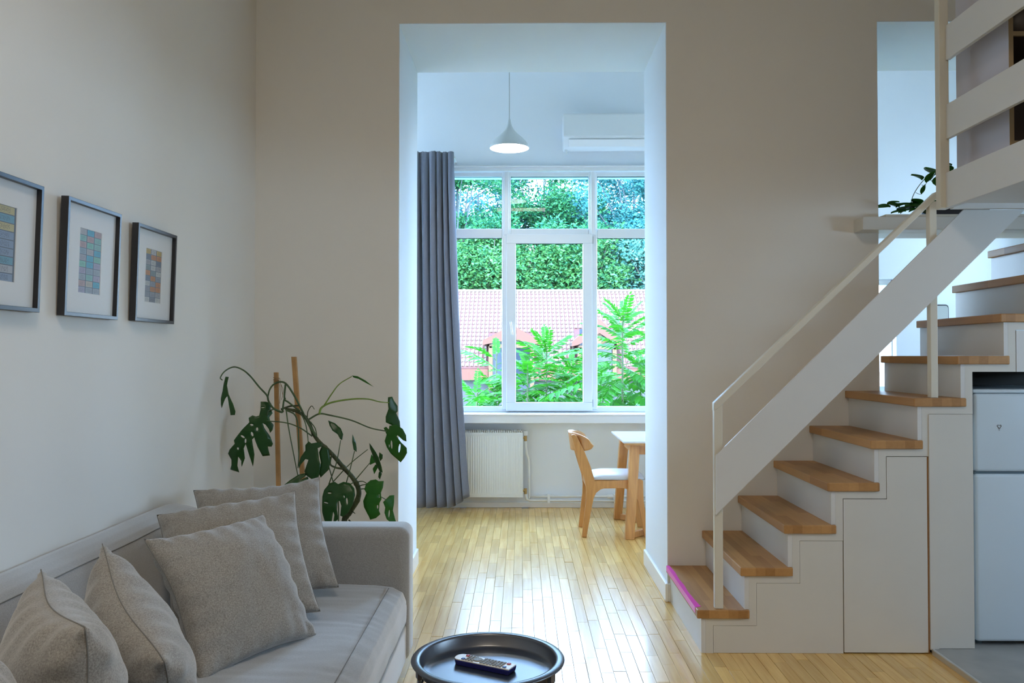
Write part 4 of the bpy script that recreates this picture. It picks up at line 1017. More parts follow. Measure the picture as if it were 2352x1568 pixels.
# ================================================================== round tray table and remote control
tc_ = pZ(1122, 1507, .532); tyc = tc_.y
TR = .2225
rt = empty('tray_table', (pZ(1121.8, 1500, .53).x, 2.405, 0), 'round black metal tray table beside the sofa', 'table')
prof = [(.001, .493), (.165, .493), (.185, .4945), (.192, .499), (.1965, .528), (.1985, .5315), (.205, .5328), (.2205, .531), (.2225, .5285), (.2215, .526), (.2195, .5265), (.205, .529), (.200, .5275), (.196, .497), (.188, .491), (.165, .489), (.001, .489)]
b = MB(); b.lathe(prof, 96); b.build('tray', MT['tray'], rt, smooth=True)
LEG = [math.radians(q) for q in (200, 332, 20, 152)]
for i in range(4):
    a = LEG[i]; c_, s2 = math.cos(a), math.sin(a); lr_ = .2035
    b = MB(); b.tube([(lr_ * c_, lr_ * s2, .522), (lr_ * c_, lr_ * s2, .475), (lr_ * c_, lr_ * s2, .25), (lr_ * c_, lr_ * s2, .004)], .0052, 10); b.build('leg', MT['tray'], rt, smooth=True)
    a2 = LEG[(i + 1) % 4]
    b = MB(); b.tube(spline([(lr_ * c_, lr_ * s2, .470), (.48 * lr_ * (c_ + math.cos(a2)), .48 * lr_ * (s2 + math.sin(a2)), .484), (lr_ * math.cos(a2), lr_ * math.sin(a2), .470)], 6), .0042, 8); b.build('brace', MT['tray'], rt, smooth=True)
    b = MB(); b.box(-.013, .013, -.006, .006, .496, .524); o = b.build('clip', MT['tray'], rt); o.rotation_euler = (0, 0, a + math.pi / 2); o.location = (.2045 * c_, .2045 * s2, 0)
b = MB(); b.tube([(.2035 * math.cos(2 * math.pi * i / 48), .2035 * math.sin(2 * math.pi * i / 48), .16) for i in range(49)], .0045, 8); b.build('ring', MT['tray'], rt, smooth=True)
# remote: rounded nose to the left-rear, square tail to the right-front
z_r = .4945
ra, rb_ = pZ(1050, 1519, z_r), pZ(1175, 1545, z_r)
rl_ = (rb_ - ra).length
rm = empty('remote_control', (ra + rb_) / 2, 'white and blue remote control lying in the black tray', 'remote', rz=math.atan2(rb_.y - ra.y, rb_.x - ra.x))
rm.location.z = .4937
hl_ = rl_ / 2 + .004; rwid = .0245
out = [(hl_, -rwid), (hl_, rwid)] + [(-hl_ + .018 - .018 * math.sin(math.radians(t)) , rwid * math.cos(math.radians(t))) for t in range(0, 181, 15)]
MB().prism(out, lambda u, v, a: (u * (1 if a > .005 else .97), v * (1 if a > .005 else .9), a), 0.0, .015).build('body', MT['rb'], rm, bevel=0.002)
MB().prism([(u * .992, v * .96) for u, v in out], lambda u, v, a: (u, v, a), .015, .0185).build('top_cover', MT['rw'], rm, bevel=0.001)
b = MB(); rb2 = MB()
x_ = hl_ - .024
def key(b, x, y, a, c, h=.0025): b.prism([(x - a, y - c), (x + a, y - c), (x + a, y + c), (x - a, y + c)], lambda u, v, w: (u, v, w), .0185, .0185 + h)
for i in range(7):
    for j in range(4): key(b, hl_ - .034 - i * .0105, -.0155 + j * .0103, .0034, .0034)
for i in range(3):
    for j in range(4): key(b, -hl_ + .045 + i * .010, -.0155 + j * .0103, .0030, .0032)
stuff(b.build('keypad', MT['rg'], rm))
b = MB(); b.lathe([(.001, .0212), (.013, .0212), (.0155, .0185)], 24, (hl_ - .034 - 7.9 * .0105, 0)); b.build('cursor_pad', MT['rg'], rm)
for (x, y, m) in ((-hl_ + .034, .014, 'rr'), (hl_ - .020, .014, 'rr'), (hl_ - .020, -.014, 'rbl'), (-hl_ + .034, -.014, 'rbl')):
    b = MB(); key(b, x, y, .005, .005, .003); b.build('key', MT[m], rm, bevel=0.0012)

# ================================================================== monstera behind the sofa arm
PCK = lambda x, y: (440 + x / 3.409, 780 + y / 3.409)
mo = empty('monstera', (-.80, 4.28, 0), 'tall leggy monstera tied to two wooden stakes behind the sofa arm', 'plant')
ml = Vector(mo.location)
def mp_(x, y, Y=4.28): a, c = PCK(x, y); return pY(a, c, Y) - ml
b = MB(); b.lathe([(.001, 0), (.12, 0), (.155, .29), (.16, .30), (.148, .30), (.14, .27), (.001, .27)], 40); b.build('pot', MT['pot'], mo, smooth=False)
b = MB(); b.lathe([(.001, .262), (.06, .268), (.139, .262), (.139, .255), (.001, .255)], 30); b.build('soil', MT['soil'], mo)
for (xt, yt, xb, yb, Y, w, xd) in ((663, 255, 682, 1200, 4.30, .0105, 0), (802, 133, 876, 1150, 4.36, .0118, 0)):
    p0, p1 = mp_(xt, yt, Y), mp_(xb, yb, Y); d = (p1 - p0); t = (0.20 - p0.z) / d.z; p1 = p0 + d * t
    b = MB(); b.add([(p1.x - w, p1.y - w, p1.z), (p1.x + w, p1.y - w, p1.z), (p1.x + w, p1.y + w, p1.z), (p1.x - w, p1.y + w, p1.z), (p0.x - w, p0.y - w, p0.z), (p0.x + w, p0.y - w, p0.z), (p0.x + w, p0.y + w, p0.z), (p0.x - w, p0.y + w, p0.z)],
                    [(3, 2, 1, 0), (4, 5, 6, 7), (0, 1, 5, 4), (1, 2, 6, 5), (2, 3, 7, 6), (3, 0, 4, 7)]); b.build('stake', MT['stake'], mo, bevel=0.0015)
def stem(name, pts, r, m='stem', Y=4.28, Y2=None):
    n = len(pts); P = [mp_(x, y, Y + ((Y2 - Y) * i / (n - 1) if Y2 is not None else 0)) for i, (x, y) in enumerate(pts)]
    Q = spline(P, 6); rr = [r[0] + (r[1] - r[0]) * i / (len(Q) - 1) for i in range(len(Q))]
    b = MB(); b.tube(Q, rr, 8); return b.build(name, MT[m], mo, smooth=True)
tr_ = spline([ml * 0 + Vector((-.06, 0, .25)), mp_(1195, 1460), mp_(1240, 1350), mp_(1298, 1255), mp_(1308, 1170), mp_(1262, 1080), mp_(1190, 1000), mp_(1095, 890), mp_(1000, 800), mp_(955, 735), mp_(915, 640), mp_(860, 580), mp_(800, 553), mp_(735, 540)], 6)
b = MB(); nq = len(tr_); b.tube(tr_, [.0155 - .009 * i / nq + .0025 * (1 if i % 9 == 0 else 0) for i in range(nq)], 10); b.build('trunk', MT['trunk'], mo, smooth=True)
STEMS = [([(715, 560), (700, 565), (640, 535), (603, 480), (590, 435), (530, 370), (460, 285), (400, 235), (330, 213), (262, 245), (226, 296), (240, 315)], (.0060, .0028), 'stem', 4.26, 4.06),
 ([(596, 455), (610, 395), (640, 352), (690, 330), (740, 345), (800, 430), (860, 545), (905, 640), (975, 760)], (.0040, .0060), 'stem', 4.26, 4.27),
 ([(735, 350), (728, 460), (760, 490), (850, 560)], (.0052, .0046), 'stem', 4.25, 4.27), ([(712, 565), (722, 480), (735, 455)], (.005, .004), 'stem', 4.25, 4.25),
 ([(700, 545), (770, 520), (845, 515)], (.005, .004), 'trunk', 4.26, 4.30),
 ([(920, 622), (1000, 580), (1080, 590), (1250, 630), (1400, 690), (1528, 716)], (.0048, .0030), 'stem', 4.27, 4.36),
 ([(1000, 582), (1020, 530), (1100, 490), (1250, 465), (1380, 464), (1470, 485), (1545, 492)], (.0062, .0026), 'stemy', 4.27, 4.42),
 ([(1040, 512), (1100, 420), (1160, 345), (1255, 287)], (.0040, .0022), 'stemy', 4.27, 4.30),
 ([(945, 755), (850, 690), (740, 650), (585, 635)], (.0036, .0028), 'stem', 4.27, 4.20),
 ([(740, 545), (760, 690), (800, 900), (832, 1062)], (.0034, .0024), 'stem', 4.25, 4.18),
 ([(745, 552), (810, 590), (835, 690), (840, 900), (833, 1005)], (.0044, .0026), 'stem', 4.25, 4.2),
 ([(850, 565), (890, 650), (910, 760), (915, 850)], (.0032, .0024), 'stem', 4.26, 4.20), ([(640, 545), (600, 560), (590, 590)], (.003, .002), 'stem', 4.25, 4.22),
 ([(930, 640), (970, 700), (985, 790)], (.003, .0024), 'stem', 4.27, 4.28),
 ([(1075, 1130), (1135, 960), (1168, 785)], (.0032, .0022), 'stem', 4.26, 4.24), ([(1210, 1125), (1245, 1000), (1276, 870)], (.0030, .0022), 'stem', 4.27, 4.26),
 ([(1110, 1110), (1240, 972), (1380, 858)], (.0030, .0020), 'stem', 4.27, 4.3), ([(1285, 1095), (1340, 1030), (1398, 962)], (.0030, .002), 'stem', 4.27, 4.3),
 ([(1112, 1125), (1080, 1010), (1035, 870), (1020, 830)], (.0030, .0022), 'stem', 4.27, 4.24), ([(1300, 1112), (1340, 1108), (1372, 1125)], (.003, .0022), 'stem', 4.27, 4.25),
 ([(1300, 1150), (1345, 1135), (1400, 1130)], (.003, .002), 'stem', 4.27, 4.25), ([(1310, 1170), (1365, 1168), (1420, 1200), (1485, 1230), (1540, 1262)], (.003, .002), 'stem', 4.28, 4.32),
 ([(1275, 1110), (1240, 1130), (1150, 1140)], (.003, .002), 'stem', 4.27, 4.2), ([(1150, 1440), (1150, 1300), (1140, 1140)], (.004, .003), 'stem', 4.2, 4.2),
 ([(905, 615), (912, 560), (940, 518), (962, 545)], (.0028, .0016), 'trunk', 4.26, 4.25), ([(1100, 890), (1085, 970), (1130, 1000), (1190, 1010)], (.004, .006), 'trunk', 4.25, 4.27),
 ([(1230, 1410), (1255, 1430), (1282, 1442)], (.004, .002), 'trunk', 4.27, 4.25), ([(1255, 1340), (1280, 1360)], (.004, .002), 'trunk', 4.27, 4.25)]
for pts, r, m, Ya, Yb in STEMS: stem('stem' if m != 'trunk' else 'aerial_root', pts, r, m, Ya, Yb)
b = MB()
for ph in (0, 1, 2):
    b.tube([mp_(663 + 22 * math.cos(a_ * .7 + ph), 300 + 14 * ph + 4 * math.sin(a_), 4.285 + .016 * math.sin(a_ * .7 + ph)) for a_ in range(0, 10)], .0022, 6)
for pts in ([(690, 300), (700, 360), (712, 430), (705, 470)], [(680, 310), (695, 400), (690, 500)], [(695, 340), (716, 390), (710, 450)]): b.tube(spline([mp_(x, y, 4.27) for x, y in pts], 4), .0013, 5)
stuff(b.build('twine', mat('jute_twine', (.28, .17, .08), .9), mo))
def leaf(poly, Y, m='mleaf', holes=(), bulge=.02, tilt=(0, 0), seed=0):
    """flat outline -> curved blade of real thickness: filled with bmesh, then bent"""
    P = [mp_(x, y, Y) for x, y in poly]
    cxm = sum(p.x for p in P) / len(P); czm = sum(p.z for p in P) / len(P)
    bm = bmesh.new()
    loops = [P] + [[mp_(hx + rx * math.cos(t), hy + ry * math.sin(t + sk), Y) for t in [2 * math.pi * i / 8 for i in range(8)]] for (hx, hy, rx, ry, sk) in holes]
    edges = []
    for lp in loops:
        vs = [bm.verts.new(p) for p in lp]
        edges += [bm.edges.new((vs[i], vs[(i + 1) % len(vs)])) for i in range(len(vs))]
    bmesh.ops.triangle_fill(bm, edges=edges, use_beauty=True, use_dissolve=False)
    for _ in range(2): bmesh.ops.subdivide_edges(bm, edges=[e for e in bm.edges if e.calc_length() > .012], cuts=1, use_grid_fill=False); bmesh.ops.triangulate(bm, faces=bm.faces)
    for v in bm.verts:
        dx, dz = v.co.x - cxm, v.co.z - czm
        v.co.y += tilt[0] * dx + tilt[1] * dz + bulge * (dx * dx + .6 * dz * dz) / .004 * .35 + .004 * noise.noise((dx * 30 + seed, dz * 30, seed))
    bm.normal_update()
    me = bpy.data.meshes.new('leaf'); bm.to_mesh(me); bm.free(); me.materials.append(MT[m]); me.polygons.foreach_set('use_smooth', [True] * len(me.polygons))
    o = bpy.data.objects.new('leaf', me); COL.objects.link(o); o.parent = mo
    s_ = o.modifiers.new('solid', 'SOLIDIFY'); s_.thickness = .0012
    return o
leaf([(250,290),(278,292),(270,360),(290,425),(330,500),(350,560),(345,588),(308,590),(302,545),(290,480),(280,440),(262,460),(245,500),(232,535),(225,510),(222,460),(235,400),(240,340)], 4.06, seed=1, tilt=(-.3, .1))
leaf([(525,487),(560,488),(598,500),(597,545),(612,580),(592,612),(600,640),(622,672),(615,712),(598,735),(590,702),(568,668),(548,655),(560,690),(600,765),(616,822),(605,845),(580,842),(590,915),(540,918),(510,840),(490,765),(475,780),(485,900),(475,960),(463,1000),(455,940),(440,870),(428,815),(412,850),(414,930),(390,985),(380,1000),(385,950),(365,915),(350,990),(357,1045),(290,1020),(305,985),(310,940),(288,890),(300,860),(345,812),(340,785),(400,705),(455,645),(450,610),(475,592),(500,602),(522,595),(530,550)], 4.20, seed=2, tilt=(.35, -.1),
     holes=((473, 665, 12, 7, .3), (511, 700, 8, 14, 0), (476, 738, 9, 18, .4), (408, 756, 14, 12, .8), (428, 790, 6, 18, 0), (368, 850, 7, 10, 0), (545, 533, 12, 3, 0)))
leaf([(905,800),(930,815),(985,805),(1015,812),(1020,835),(985,850),(1000,930),(1015,980),(1005,1060),(985,1090),(940,1085),(900,1060),(885,1030),(915,940),(890,935),(850,980),(840,1010),(832,980),(850,920),(885,870),(880,830)], 4.16, seed=3, tilt=(-.2, .2))
leaf([(1020,830),(1070,860),(1085,950),(1070,1020),(1010,1080),(1000,1050),(1015,960),(1000,880)], 4.20, 'mleaf', seed=4, tilt=(.4, 0))
leaf([(725,1160),(735,1130),(770,1100),(830,1060),(890,1048),(885,1070),(840,1105),(900,1075),(910,1100),(850,1130),(770,1150)], 4.14, seed=5, tilt=(.2, .5))
leaf([(1017,1230),(1030,1180),(1070,1130),(1110,1118),(1140,1135),(1180,1118),(1230,1130),(1265,1170),(1275,1220),(1260,1290),(1230,1350),(1185,1385),(1165,1375),(1172,1300),(1158,1262),(1142,1270),(1140,1330),(1150,1400),(1128,1425),(1112,1420),(1120,1370),(1110,1345),(1098,1425),(1045,1432),(1020,1350)], 4.15, seed=6, tilt=(0, .15),
     holes=((1075, 1204, 16, 5, 0), (1050, 1278, 18, 6, .8), (1215, 1265, 7, 26, .5), (1192, 1230, 5, 9, .5)))
leaf([(1540,450),(1570,445),(1585,480),(1610,520),(1612,560),(1600,575),(1625,640),(1628,690),(1600,685),(1560,665),(1525,645),(1525,600),(1545,540),(1540,490)], 4.44, seed=7, tilt=(.6, 0))
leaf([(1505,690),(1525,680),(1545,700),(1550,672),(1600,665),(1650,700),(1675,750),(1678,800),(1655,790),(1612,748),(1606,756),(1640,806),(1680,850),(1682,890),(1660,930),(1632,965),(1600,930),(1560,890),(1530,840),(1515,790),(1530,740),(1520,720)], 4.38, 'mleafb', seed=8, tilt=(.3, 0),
     holes=((1568, 820, 7, 34, .25), (1626, 850, 9, 36, -.5), (1550, 830, 3, 12, 0)))
leaf([(1065,632),(1120,655),(1165,695),(1185,740),(1180,785),(1165,775),(1145,740),(1105,710),(1080,670)], 4.24, seed=9, tilt=(.3, .3))
leaf([(1262,740),(1285,800),(1290,850),(1290,880),(1270,860),(1262,800)], 4.26, seed=10, tilt=(1, 0))
leaf([(1375,818),(1400,840),(1440,880),(1470,920),(1500,990),(1508,1030),(1480,1020),(1450,975),(1420,920),(1385,860)], 4.28, seed=11, tilt=(-.8, .3))
leaf([(1408,895),(1432,930),(1440,960),(1395,980),(1398,940)], 4.31, 'mleafb', seed=12)
leaf([(1470,880),(1497,900),(1495,930),(1478,950),(1467,920)], 4.32, seed=13)
leaf([(1440,975),(1465,990),(1430,1053),(1418,1010)], 4.31, 'mleafb', seed=14)
leaf([(1465,1040),(1480,1020),(1490,1050),(1475,1095),(1462,1075)], 4.31, seed=15)
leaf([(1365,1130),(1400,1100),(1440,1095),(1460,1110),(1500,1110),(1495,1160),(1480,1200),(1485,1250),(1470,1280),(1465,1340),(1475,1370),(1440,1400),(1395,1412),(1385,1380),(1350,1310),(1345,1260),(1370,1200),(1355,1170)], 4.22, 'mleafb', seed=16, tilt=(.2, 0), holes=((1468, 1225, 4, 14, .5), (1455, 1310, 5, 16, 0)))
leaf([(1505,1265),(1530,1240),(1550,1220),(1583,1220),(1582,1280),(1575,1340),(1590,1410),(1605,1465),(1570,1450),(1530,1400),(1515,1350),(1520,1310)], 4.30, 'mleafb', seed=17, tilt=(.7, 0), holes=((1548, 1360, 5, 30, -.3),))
leaf([(1253,280),(1300,285),(1360,318),(1424,370),(1365,338),(1308,306),(1268,296)], 4.31, 'mleafb', seed=18)

# ================================================================== outside
GZ = -4.0
struct(MB().box(-60, 80, 8.6, 120, GZ - .5, GZ).build('ground', MT['grass']))
# house across the yard
RY, EY = 36.0, 32.0
rzr = pY(1262, 668, RY).z; rze = pY(1100, 842, EY).z
hx0, hx1 = -9.0, 13.5
hs = empty('neighbour_house', (0, RY, GZ), 'neighbouring house with pale tiled roof and two dormers outside the window', 'house')
hL = Vector(hs.location)
sl_v = Vector((0, EY - RY, rze - rzr)); SL = sl_v.length; sd_ = sl_v.normalized(); sn = Vector((0, -sd_.z * -1, 0)); sn = Vector((1, 0, 0)).cross(sd_); sn = sn if sn.z > 0 else -sn
def onroof(x, d, h=0.0): return Vector((x, RY, rzr)) + sd_ * d + sn * h - hL
b = MB(); b.add([onroof(hx0, 0), onroof(hx1, 0), onroof(hx1, SL + .1), onroof(hx0, SL + .1), onroof(hx0, 0, -.2), onroof(hx1, 0, -.2), onroof(hx1, SL + .1, -.2), onroof(hx0, SL + .1, -.2)], [(0, 1, 2, 3), (7, 6, 5, 4), (0, 4, 5, 1), (1, 5, 6, 2), (2, 6, 7, 3), (3, 7, 4, 0)])
rf = b.build('roof', MT['under'], hs)
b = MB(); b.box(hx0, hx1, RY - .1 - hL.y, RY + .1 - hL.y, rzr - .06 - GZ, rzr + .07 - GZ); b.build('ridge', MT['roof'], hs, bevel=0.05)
TW, TL = .1745, SL / 19
tile = MB(); nq = 6; vs, fs = [], []
for j, (dd, lift) in enumerate(((0.012, .012), (TL * 0.955, .04))):
    for i in range(nq + 1):
        t = i / nq; vs.append(((t - .5) * (TW - .032), dd, lift + .026 * math.sin(2 * math.pi * (t - .1)) * .9))
for i in range(nq + 1): x, y, z = vs[nq + 1 + i]; vs.append((x, y + .004 + .012 * math.sin(2 * math.pi * i / nq), z - .03))
for r_i in range(2):
    for i in range(nq): fs.append((r_i * (nq + 1) + i, r_i * (nq + 1) + i + 1, (r_i + 1) * (nq + 1) + i + 1, (r_i + 1) * (nq + 1) + i))
tile.add(vs, fs)
ux = Vector((1, 0, 0)); ux = ux if ux.cross(sd_).dot(sn) > 0 else -ux
basis = Matrix((ux, sd_, sn)).transposed()
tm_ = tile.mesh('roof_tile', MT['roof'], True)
eul = basis.to_euler()
DORM = [(1176, 748, 1109, 1240, 783), (1377, 734, 1314, 1430, 786)]   # peak x,y; eave left/right x; eave y (pixels)
DY = 32.2
def in_dormer(x, d):
    p = onroof(x, d) + hL
    for (pxx, pyy, l, r, ey) in DORM:
        xl, xr = pY(l + 8, ey, DY).x, pY(r - 8, ey, DY).x; zt0 = pY(pxx, pyy, DY).z
        if xl < x < xr and p.z < zt0 - .25: return True
    return False
restm = MB(); tiles = []
for row in range(19):
    x = hx0 + TW / 2 + (0)
    while x < hx1:
        d = row * TL
        if not in_dormer(x, d + TL * .6): tiles.append((x, d, row))
        x += TW
vx_a, vx_b = pY(1050, 740, 34).x, pY(1480, 740, 34).x
pref = [t for t in tiles if vx_a < t[0] < vx_b and 3 <= t[2] <= 13]; pref.sort(key=lambda t: abs(t[2] - 7.5)); pk = set(pref[:300])
tv = [tuple(v.co) for v in tm_.vertices]; tf = [tuple(p.vertices) for p in tm_.polygons]
for t in tiles:
    x, d, row = t
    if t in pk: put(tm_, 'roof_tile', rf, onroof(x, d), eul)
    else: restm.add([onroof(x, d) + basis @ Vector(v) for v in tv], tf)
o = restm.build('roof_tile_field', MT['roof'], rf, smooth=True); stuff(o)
gx = hx0
for (pxx, pyy, l, r, ey) in DORM + [(0, 0, 0, 0, 0)]:
    ge_ = pY(l, ey, DY - .5).x + .2 if l else hx1
    MB().box(gx, ge_, EY - .12 - hL.y, EY + .05 - hL.y, rze - .52 - GZ, rze - .08 - GZ).build('gutter_board', MT['orange'], hs)
    gx = pY(r, ey, DY - .5).x - .2
b = MB(); b.box(hx0 + .3, hx1 - .3, EY + .15 - hL.y, RY - hL.y + 4, 0, rze - .3 - GZ); b.build('wall', MT['hwall'], hs)
b = MB(); b.add([onroof(hx0, 0), onroof(hx1, 0), Vector((hx1, 4, rze - GZ)), Vector((hx0, 4, rze - GZ))], [(0, 1, 2, 3)]); b.build('rear_roof', MT['under'], hs)
for (pxx, pyy, l, r, ey) in DORM:
    pk_ = pY(pxx, pyy, DY - .5); pl_, pr_ = pY(l, ey, DY - .5), pY(r, ey, DY - .5)
    e1 = 0.30
    xc = pk_.x; zp = pk_.z - GZ; ze = pl_.z - GZ; xl, xr = pl_.x, pr_.x
    yf_ = DY - .5 - hL.y
    d = bpy.data.objects.new('dormer', None); COL.objects.link(d); d.parent = hs
    # two sloping roof slabs with bargeboards (front edges), front beam, posts, window and cheeks
    for (xe) in (xl, xr):
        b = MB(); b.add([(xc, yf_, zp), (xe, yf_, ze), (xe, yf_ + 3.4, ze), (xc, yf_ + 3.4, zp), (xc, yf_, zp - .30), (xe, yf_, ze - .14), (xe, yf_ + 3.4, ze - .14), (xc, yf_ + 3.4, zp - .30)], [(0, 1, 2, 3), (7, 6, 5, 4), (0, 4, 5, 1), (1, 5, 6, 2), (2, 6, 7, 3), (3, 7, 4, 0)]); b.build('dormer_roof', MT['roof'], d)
        b = MB(); b.add([(xc, yf_ - .06, zp + .03), (xe, yf_ - .06, ze + .03), (xe + (.02 if xe > xc else -.02), yf_ - .06, ze - .16), (xe * .78 + xc * .22, yf_ - .06, ze - .10), (xc, yf_ - .06, zp - .52),
                         (xc, yf_, zp + .03), (xe, yf_, ze + .03), (xe + (.02 if xe > xc else -.02), yf_, ze - .16), (xe * .78 + xc * .22, yf_, ze - .10), (xc, yf_, zp - .52)], [(0, 1, 2, 3, 4), (9, 8, 7, 6, 5), (0, 5, 6, 1), (1, 6, 7, 2), (2, 7, 8, 3), (3, 8, 9, 4), (4, 9, 5, 0)]); b.build('bargeboard', MT['orange'], d)
    wi = .30; zb2 = rze - .9 - GZ
    xa, xb2 = xl + wi, xr - wi
    MB().box(xa - .05, xb2 + .05, yf_ + .05, yf_ + .17, ze - .26, ze - .12).build('beam', MT['beam'], d)
    MB().box(xc - .08, xc + .08, yf_ + .05, yf_ + .17, ze - .12, zp - .36).build('king_post', MT['beam'], d)
    for sg, xe in ((-1, xa), (1, xb2)):
        b = MB(); b.tube([(xc + sg * .06, yf_ + .11, ze - .06), (xc + sg * .52, yf_ + .11, ze + .22)], .05, 6); b.build('strut', MT['beam'], d)
        MB().box(xe - .08, xe + .08, yf_ + .05, yf_ + .17, zb2, ze - .2).build('post', MT['beam'], d)
        MB().box(min(xe, xe + sg * .06), max(xe, xe + sg * .06), yf_ + .17, yf_ + 3.0, zb2, ze - .12).build('cheek', MT['dwall'], d)
    MB().box(xa, xb2, yf_ + .20, yf_ + .24, zb2, zp - .35).build('window_glass', MT['dglass'], d)
    for q in (0.02, .5, .98):
        xx = xa + (xb2 - xa) * q; MB().box(xx - .045, xx + .045, yf_ + .15, yf_ + .21, zb2, ze - .2).build('window_bar', MT['hwall'], d)
# roof vent near the eave
vb = pY(1073, 832, 32.4)
b = MB(); b.box(-.14, .14, -.12, .25, -.1, .1); o = b.build('roof_vent', MT['dglass'], hs, bevel=.01); o.location = vb - hL

# far house seen through the trees
fh = empty('far_house', (3.0, 60, GZ), 'pinkish house half hidden behind the trees', 'house')
MB().box(-5, 5.5, 0, 6, 0, 11.6).build('wall', MT['farwall'], fh)
MB().prism([(-5.6, 11.6), (6.1, 11.6), (.25, 12.9)], lambda u, v, a: (u, a, v), -.5, 6.5).build('roof', MT['orange'], fh)
for x_ in (-3.2, .2, 3.2):
    for z_ in (6.6, 9.2):
        o = MB().box(x_ - .6, x_ + .6, -.08, .05, z_, z_ + 1.7).build('window', MT['hwall'], fh); MB().box(x_ - .48, x_ + .48, -.1, -.05, z_ + .12, z_ + 1.58).build('pane', MT['dglass'], o)

# ------------------------------------------------------------------ trees behind the roof
def tree(x, y, h, rx, ry, rz, n, m, seed, label, leaf_s=.21, zc=None, thin=None):
    rnd = random.Random(seed); t = empty('leafy_tree', (x, y, GZ), label, 'tree', 'trees behind the roof')
    zc = zc if zc is not None else h - rz
    b = MB(); tips = []
    b.tube(spline([(0, 0, 0), (.1, .1, zc * .4), (-.1, 0, zc * .75), (.1, 0, zc + rz * .4)], 5), [.28, .26, .25, .24, .23, .22, .2, .19, .18, .17, .15, .13, .11, .09, .07, .05][:16], 8)
    b.build('trunk', MT['bark'], t, smooth=True)
    b = MB()
    cl = []
    for i in range(84):
        u = rnd.uniform(-1, 1); a = rnd.uniform(0, 6.283); r = rnd.random() ** .4
        q = math.sqrt(1 - u * u); c = Vector((rx * r * q * math.cos(a), ry * r * q * math.sin(a), zc + rz * r * u)); cl.append((c, rnd.uniform(.55, 1.0)))
    for c, s_ in cl[:34]:
        st0 = Vector((0, 0, zc * rnd.uniform(.55, .95))); mid = (st0 + c) / 2 + Vector((rnd.uniform(-.4, .4), rnd.uniform(-.4, .4), rnd.uniform(.0, .6)))
        sp = spline([st0, mid, c], 5); b.tube(sp, [.075 - .062 * i / (len(sp) - 1) for i in range(len(sp))], 5)
    stuff(b.build('branches', MT['bark'], t, smooth=True))
    vs, fs = [], []
    for i in range(n):
        c, s_ = cl[rnd.randrange(len(cl))]
        d = Vector((rnd.gauss(0, 1), rnd.gauss(0, 1), rnd.gauss(0, 1))).normalized() * (rnd.random() ** .45) * s_ * 1.25
        d.z *= .75; p = c + d
        rot = Euler((rnd.gauss(.5, .5), rnd.gauss(0, .5), rnd.uniform(0, 6.283))).to_matrix()
        L = leaf_s * rnd.uniform(.7, 1.3); w = L * .30
        k0 = len(vs)
        for q in ((0, 0, 0), (w, L * .45, -.02), (0, L, -.09 * L * 3), (-w, L * .45, -.02), (0, L * .45, .02)): vs.append(p + rot @ Vector(q))
        fs += [(k0, k0 + 1, k0 + 4), (k0 + 1, k0 + 2, k0 + 4), (k0 + 2, k0 + 3, k0 + 4), (k0 + 3, k0, k0 + 4)]
    me = bpy.data.meshes.new('foliage'); me.from_pydata(vs, [], fs); me.materials.append(MT[m])
    o = bpy.data.objects.new('foliage', me); COL.objects.link(o); o.parent = t; stuff(o)
tree(-3.4, 43, 19, 3.4, 2.6, 6.5, 27000, 'tree1', 1, 'yellow-green tree behind the roof at the left of the window', zc=12)
tree(1.4, 46, 19, 3.6, 2.6, 6.2, 24000, 'tree1', 2, 'open green tree above the ridge in the middle of the window', zc=12)
tree(6.0, 44, 20, 3.8, 2.8, 7.0, 28000, 'tree2', 3, 'bluish green tree behind the roof at the right of the window', zc=12)
tree(2.9, 41.5, 12.6, 2.8, 1.6, 2.8, 13000, 'tree1', 4, 'low dense green tree just over the ridge in the centre', zc=9.4)
tree(-1.4, 41.5, 12.4, 2.8, 1.5, 2.6, 12000, 'tree1', 5, 'low bushy tree just over the ridge left of centre', zc=9.4)
tree(7.0, 41.5, 12.8, 2.8, 1.5, 2.8, 11000, 'tree2', 6, 'low bluish tree just over the ridge at the right', zc=9.4)
tree(-2.6, 48, 19, 3.6, 2.4, 6.0, 20000, 'tree2', 9, 'pale bluish tree filling the gap behind the left pane', zc=12.5)
tree(3.9, 49, 19, 3.4, 2.4, 6.0, 16000, 'tree2', 12, 'pale bluish tree farther back behind the middle pane', zc=12)
tree(-8.5, 45, 19, 3.6, 2.6, 6.2, 9000, 'tree2', 7, 'tall tree behind the roof hidden mostly by the curtain', zc=12)
tree(11.5, 45, 19, 3.6, 2.6, 6.2, 9000, 'tree1', 8, 'tall tree behind the roof hidden by the right jamb', zc=12)

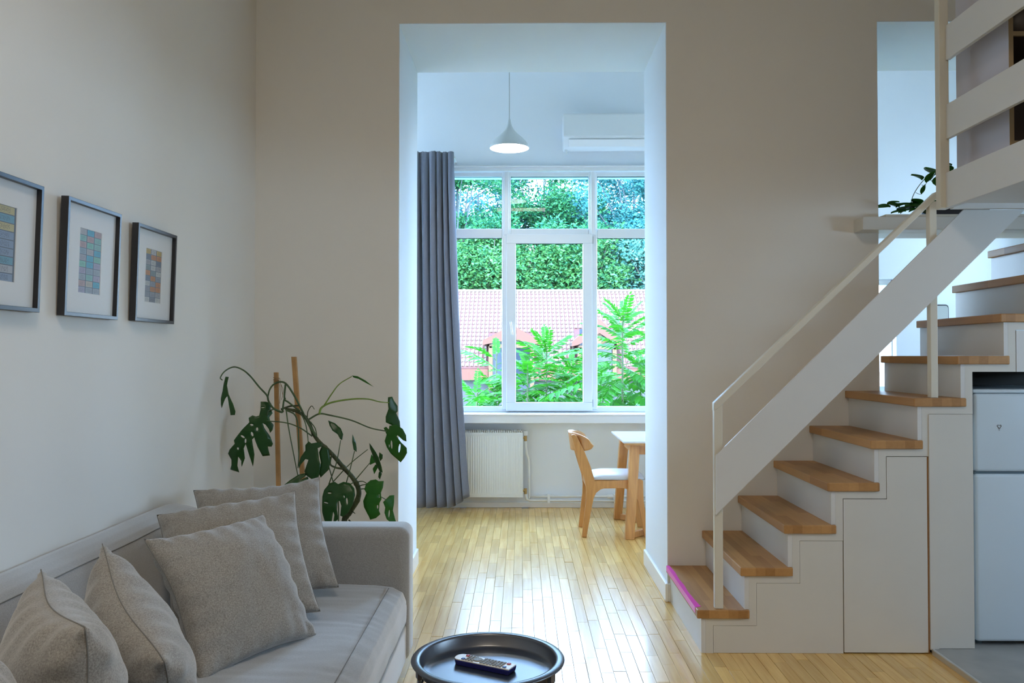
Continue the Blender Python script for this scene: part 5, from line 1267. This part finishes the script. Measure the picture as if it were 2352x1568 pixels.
# ------------------------------------------------------------------ young tree-of-heaven shoots close to the window
def frond_mesh(L, n, droop, seed):
    rnd = random.Random(seed); b = MB(); vs, fs = [], []
    def at_(t): return Vector((0, L * t * (1 - .12 * t * droop), -droop * L * .55 * t * t))
    rch = [at_(i / 8) for i in range(9)]
    b.tube(rch, [.004 - .0028 * i / 8 for i in range(9)], 4)
    for i in range(n):
        t = .16 + .82 * i / (n - 1); p = at_(t); sz = L * .23 * (1 - .45 * abs(t - .45) ** 1.2) * (.85 if t < .9 else .7)
        for sg in ((-1, 1) if i < n - 1 else (0,)):
            ang = sg * rnd.uniform(.95, 1.25) * (1 - .25 * t)
            dr = Vector((math.sin(ang), math.cos(ang), -rnd.uniform(.25, .6))).normalized()
            side = dr.cross(Vector((0, 0, 1))).normalized(); up = side.cross(dr)
            w = sz * .21; k0 = len(vs)
            for (s_, l_, h_) in ((0, 0, 0), (w, .3, .0), (w * .75, .65, -.02), (0, 1, -.10), (-w * .75, .65, -.02), (-w, .3, 0), (0, .4, -.03)):
                vs.append(p + dr * (l_ * sz) + side * s_ + up * (h_ * sz))
            fs += [(k0, k0 + 1, k0 + 6), (k0 + 1, k0 + 2, k0 + 6), (k0 + 2, k0 + 3, k0 + 6), (k0 + 3, k0 + 4, k0 + 6), (k0 + 4, k0 + 5, k0 + 6), (k0 + 5, k0, k0 + 6)]
    b.add(vs, fs); return b.mesh('frond', MT['sap'])
FR = [frond_mesh(.62, 12, .5, 1), frond_mesh(.62, 14, .8, 2), frond_mesh(.62, 13, 1.15, 3), frond_mesh(.62, 11, .25, 4)]
def sapling(px, py, Y, label, n, reach, low, seed, lean=0.0, sc=1.0):
    rnd = random.Random(seed); top = pY(px, py, Y)
    t = empty('sapling', (top.x, Y, GZ), label, 'sapling', 'young trees outside the window')
    H_ = top.z - GZ
    sp = spline([(lean * -.5, 0, 0), (lean * -.3, .05, H_ * .5), (0, 0, H_ - .2), (.02, 0, H_)], 8)
    b = MB(); b.tube(sp, [.024 - .019 * i / (len(sp) - 1) for i in range(len(sp))], 6); b.build('stem', MT['twig'], t, smooth=True)
    for i in range(n):
        f = i / (n - 1); z = H_ - .04 - low * f ** 1.15
        a = i * 2.399 + rnd.uniform(-.3, .3); s_ = sc * reach * (.55 + .75 * min(1, f * 2.2)) * rnd.uniform(.85, 1.15)
        pitch = math.radians(62 - 75 * min(1, f * 1.7) + rnd.uniform(-10, 10))
        put(FR[rnd.randrange(4)], 'frond', t, (lean * -.3 * (1 - z / H_) * 1.5, 0, z), Euler((pitch, 0, a), 'XYZ'), (s_, s_, s_))
sapling(1255, 800, 12.0, 'leafy sapling with feathery fronds, in the middle pane', 54, 1.35, 1.5, 5)
sapling(1212, 845, 11.4, 'shorter feathery sapling beside the sash handle', 40, 1.25, 1.2, 6)
sapling(1312, 845, 12.6, 'feathery sapling at the right edge of the middle pane', 46, 1.35, 1.3, 7)
sapling(1430, 728, 10.6, 'tallest feathery sapling, in the right pane', 60, 1.2, 1.7, 8)
sapling(1472, 840, 11.2, 'feathery sapling low in the right pane near the jamb', 40, 1.25, 1.2, 9)
sapling(1140, 815, 13.0, 'sparse feathery sapling in the left pane', 11, 1.5, .75, 10)
sapling(1095, 905, 11.0, 'low feathery shoot at the bottom of the left pane', 20, 1.2, .6, 11)
sapling(1145, 900, 12.2, 'low bushy shoot beside the left mullion', 22, 1.2, .7, 12)
sapling(1385, 870, 13.0, 'small feathery shoot left of the tallest one', 34, 1.25, .9, 13)
